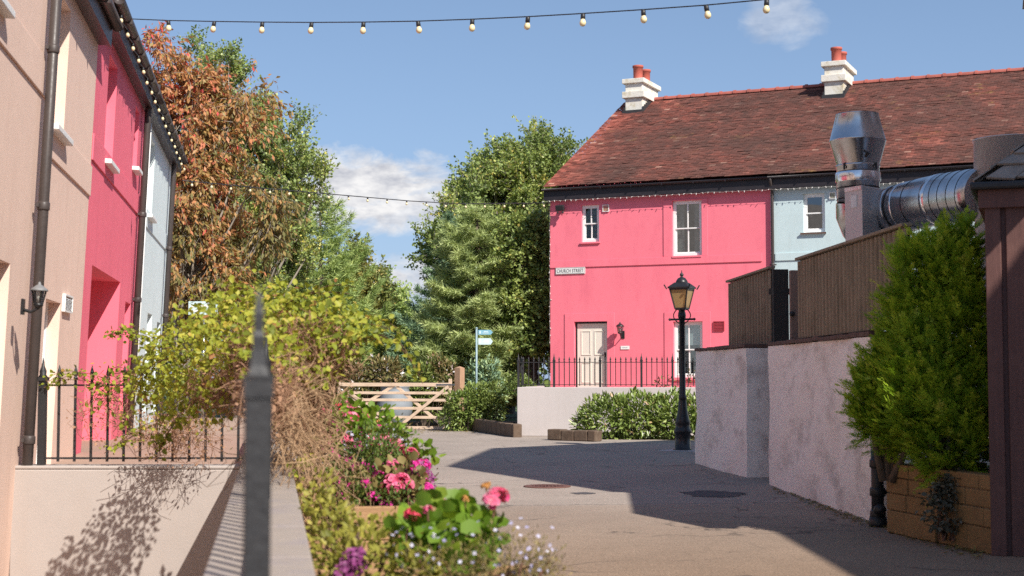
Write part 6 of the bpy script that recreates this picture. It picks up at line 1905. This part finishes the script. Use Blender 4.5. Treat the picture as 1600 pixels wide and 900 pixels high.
pine("pine_tree", "feathery light green pine to the right of the poplar", (b[0], b[1], 0), at(503, 318, Y)[2], lambda h: 2.5 * (1 - h) ** .5 + .3, 80, .30, G["pine_light"], M["bark"], per=13, nl=.24, nw=.03, lift=.30, trunk_r=.2, z0=.1)
Y = 58; b = at(560, 620, Y)
tree("young_tree", "small yellowing tree between the light green pine and the sky gap", (b[0], b[1], 0), at(562, 420, Y), .12,
     [TE(565, 465, Y, 36, 50), TE(552, 420, Y, 20, 36), TE(535, 450, Y, 34, 60), TE(585, 470, Y, 24, 44), TE(560, 520, Y, 48, 50)], 140, .4, 14, .6, 12, .15, .09, G["yellowing"], M["bark"], up=.9, droop=.1)
Y = 66; b = at(607, 620, Y)
tree("young_tree", "blue-green distant tree at the left of the dark pine", (b[0], b[1], 0), at(605, 455, Y), .12,
     [TE(603, 480, Y, 22, 48), TE(620, 500, Y, 26, 45), TE(596, 440, Y, 8, 22), TE(630, 540, Y, 40, 45)], 90, .4, 14, .6, 12, .16, .09, G["pine_light"], M["bark"], up=.8, droop=.1)
Y = 56; b = at(790, 600, Y)
tree("maple_tree", "large broad deciduous tree behind the pine, left of the pink cottage", (b[0], b[1], 0), at(800, 290, Y), .3,
     [TE(800, 330, Y, 82, 90, 80), TE(770, 280, Y, 26, 55, 40), TE(850, 275, Y, 44, 66, 50), TE(815, 265, Y, 28, 55, 40), TE(740, 350, Y, 46, 60, 50), TE(850, 420, Y, 50, 110, 60), TE(760, 430, Y, 70, 80, 70), TE(868, 250, Y, 20, 36, 30), TE(715, 380, Y - 4, 40, 60, 40), TE(800, 380, Y - 6, 60, 60, 30), TE(698, 345, Y - 3, 18, 34, 20), TE(690, 400, Y - 5, 34, 40, 26), TE(735, 300, Y - 2, 24, 40, 24)],
     340, .55, 20, .72, 19, .115, .085, G["maple"], M["pale_bark"], up=.5, droop=.2, shell=.33)
Y = 51.5; b = at(702, 620, Y)
pine("pine_tree", "dark blue-green pine in the shade behind the big layered pine", (b[0], b[1], 0), at(700, 338, Y)[2], lambda h: 2.95 * (1 - h) ** .9 + .12, 84, .32, G["pine_dark"], M["bark"], per=14, nl=.22, nw=.035, trunk_r=.25, z0=.02)
Y = 44.3; b = at(745, 620, Y)
pine("pine_tree", "big pine with layered pale green boughs behind the finger post", (b[0], b[1], 0), at(735, 325, Y)[2], lambda h: 1.95 * (1 - h) ** .42 + .2, 96, .46, G["pine"], M["bark"], per=22, nl=.19, nw=.030, trunk_r=.26, lift=.10, z0=.12, flat=.35)
Y = 43.6; b = at(828, 600, Y)
tree("young_tree", "fresh green leafy tree between the big pine and the pink cottage wall", (b[0], b[1], 0), at(838, 420, Y), .14,
     [TE(836, 420, Y, 26, 70, 20), TE(842, 490, Y, 22, 60, 18), TE(822, 505, Y, 28, 50, 20), TE(815, 400, Y, 30, 50, 22)], 130, .4, 16, .6, 18, .11, .08, G["maple"], M["bark"], up=.4, droop=.2, shell=.35)
Y = 58; b = at(950, 600, Y)
tree("young_tree", "slender tree whose tip shows behind the verge of the red roof", (b[0], b[1], 0), at(955, 200, Y), .12,
     [TE(956, 175, Y, 6, 18), TE(950, 215, Y, 12, 30), TE(945, 300, Y, 40, 70)], 40, .3, 12, .45, 10, .13, .09, G["yellowing"], M["bark"], up=.9, droop=.1)
# bank of trees far beyond, one indistinct mass
n = 16000
C = np.stack([rng.uniform(-60, 12, n), rng.uniform(84, 95, n), np.zeros(n)], 1)
hgt = 4.6 + 1.1 * np.sin(C[:, 0] * .55) + .7 * np.sin(C[:, 0] * 1.7 + 1) + .4 * np.sin(C[:, 0] * 4.1)
C[:, 2] = hgt * np.sqrt(rng.random(n))
V, Fc, T = leaves(C, rdir(n), nrm(rdir(n) + np.array((0, -.5, .6))), .55 * rng.uniform(.6, 1.2, n), .42, DIAMOND, np.clip(rng.normal(.45, .2, n), 0, 1))
o = fast_mesh("treeline", V, Fc, T, G["hedge"]); tag(o, "far low bank of trees beyond the field", "trees", kind="stuff")

# fallen leaves swept against the foot of the right-hand walls and the gate
n = 800
fx = rng.random(n); px_ = np.where(rng.random(n) < .6, rng.uniform(1205, 1540, n), rng.uniform(600, 740, n))
pp = []
for p in px_:
    if p > 1100: py = np.interp(p, [1205, 1366, 1540], [760, 818, 866]) + abs(rng.normal(0, 5))
    else: py = 672 + abs(rng.normal(0, 2.5))
    q = on_ground(p, py); pp.append((q[0], q[1], .012))
pp = np.array(pp)
V, Fc, T = leaves(pp, nrm(rdir(n) * np.array((1, 1, .15))), np.tile(np.array((0., 0, 1.)), (n, 1)) + rdir(n) * .3, .05, .03, OVATE, rng.random(n))
o = fast_mesh("fallen_leaves", V, Fc, T, G["dry"]); tag(o, "small fallen leaves along the foot of the walls", "leaves", kind="stuff")
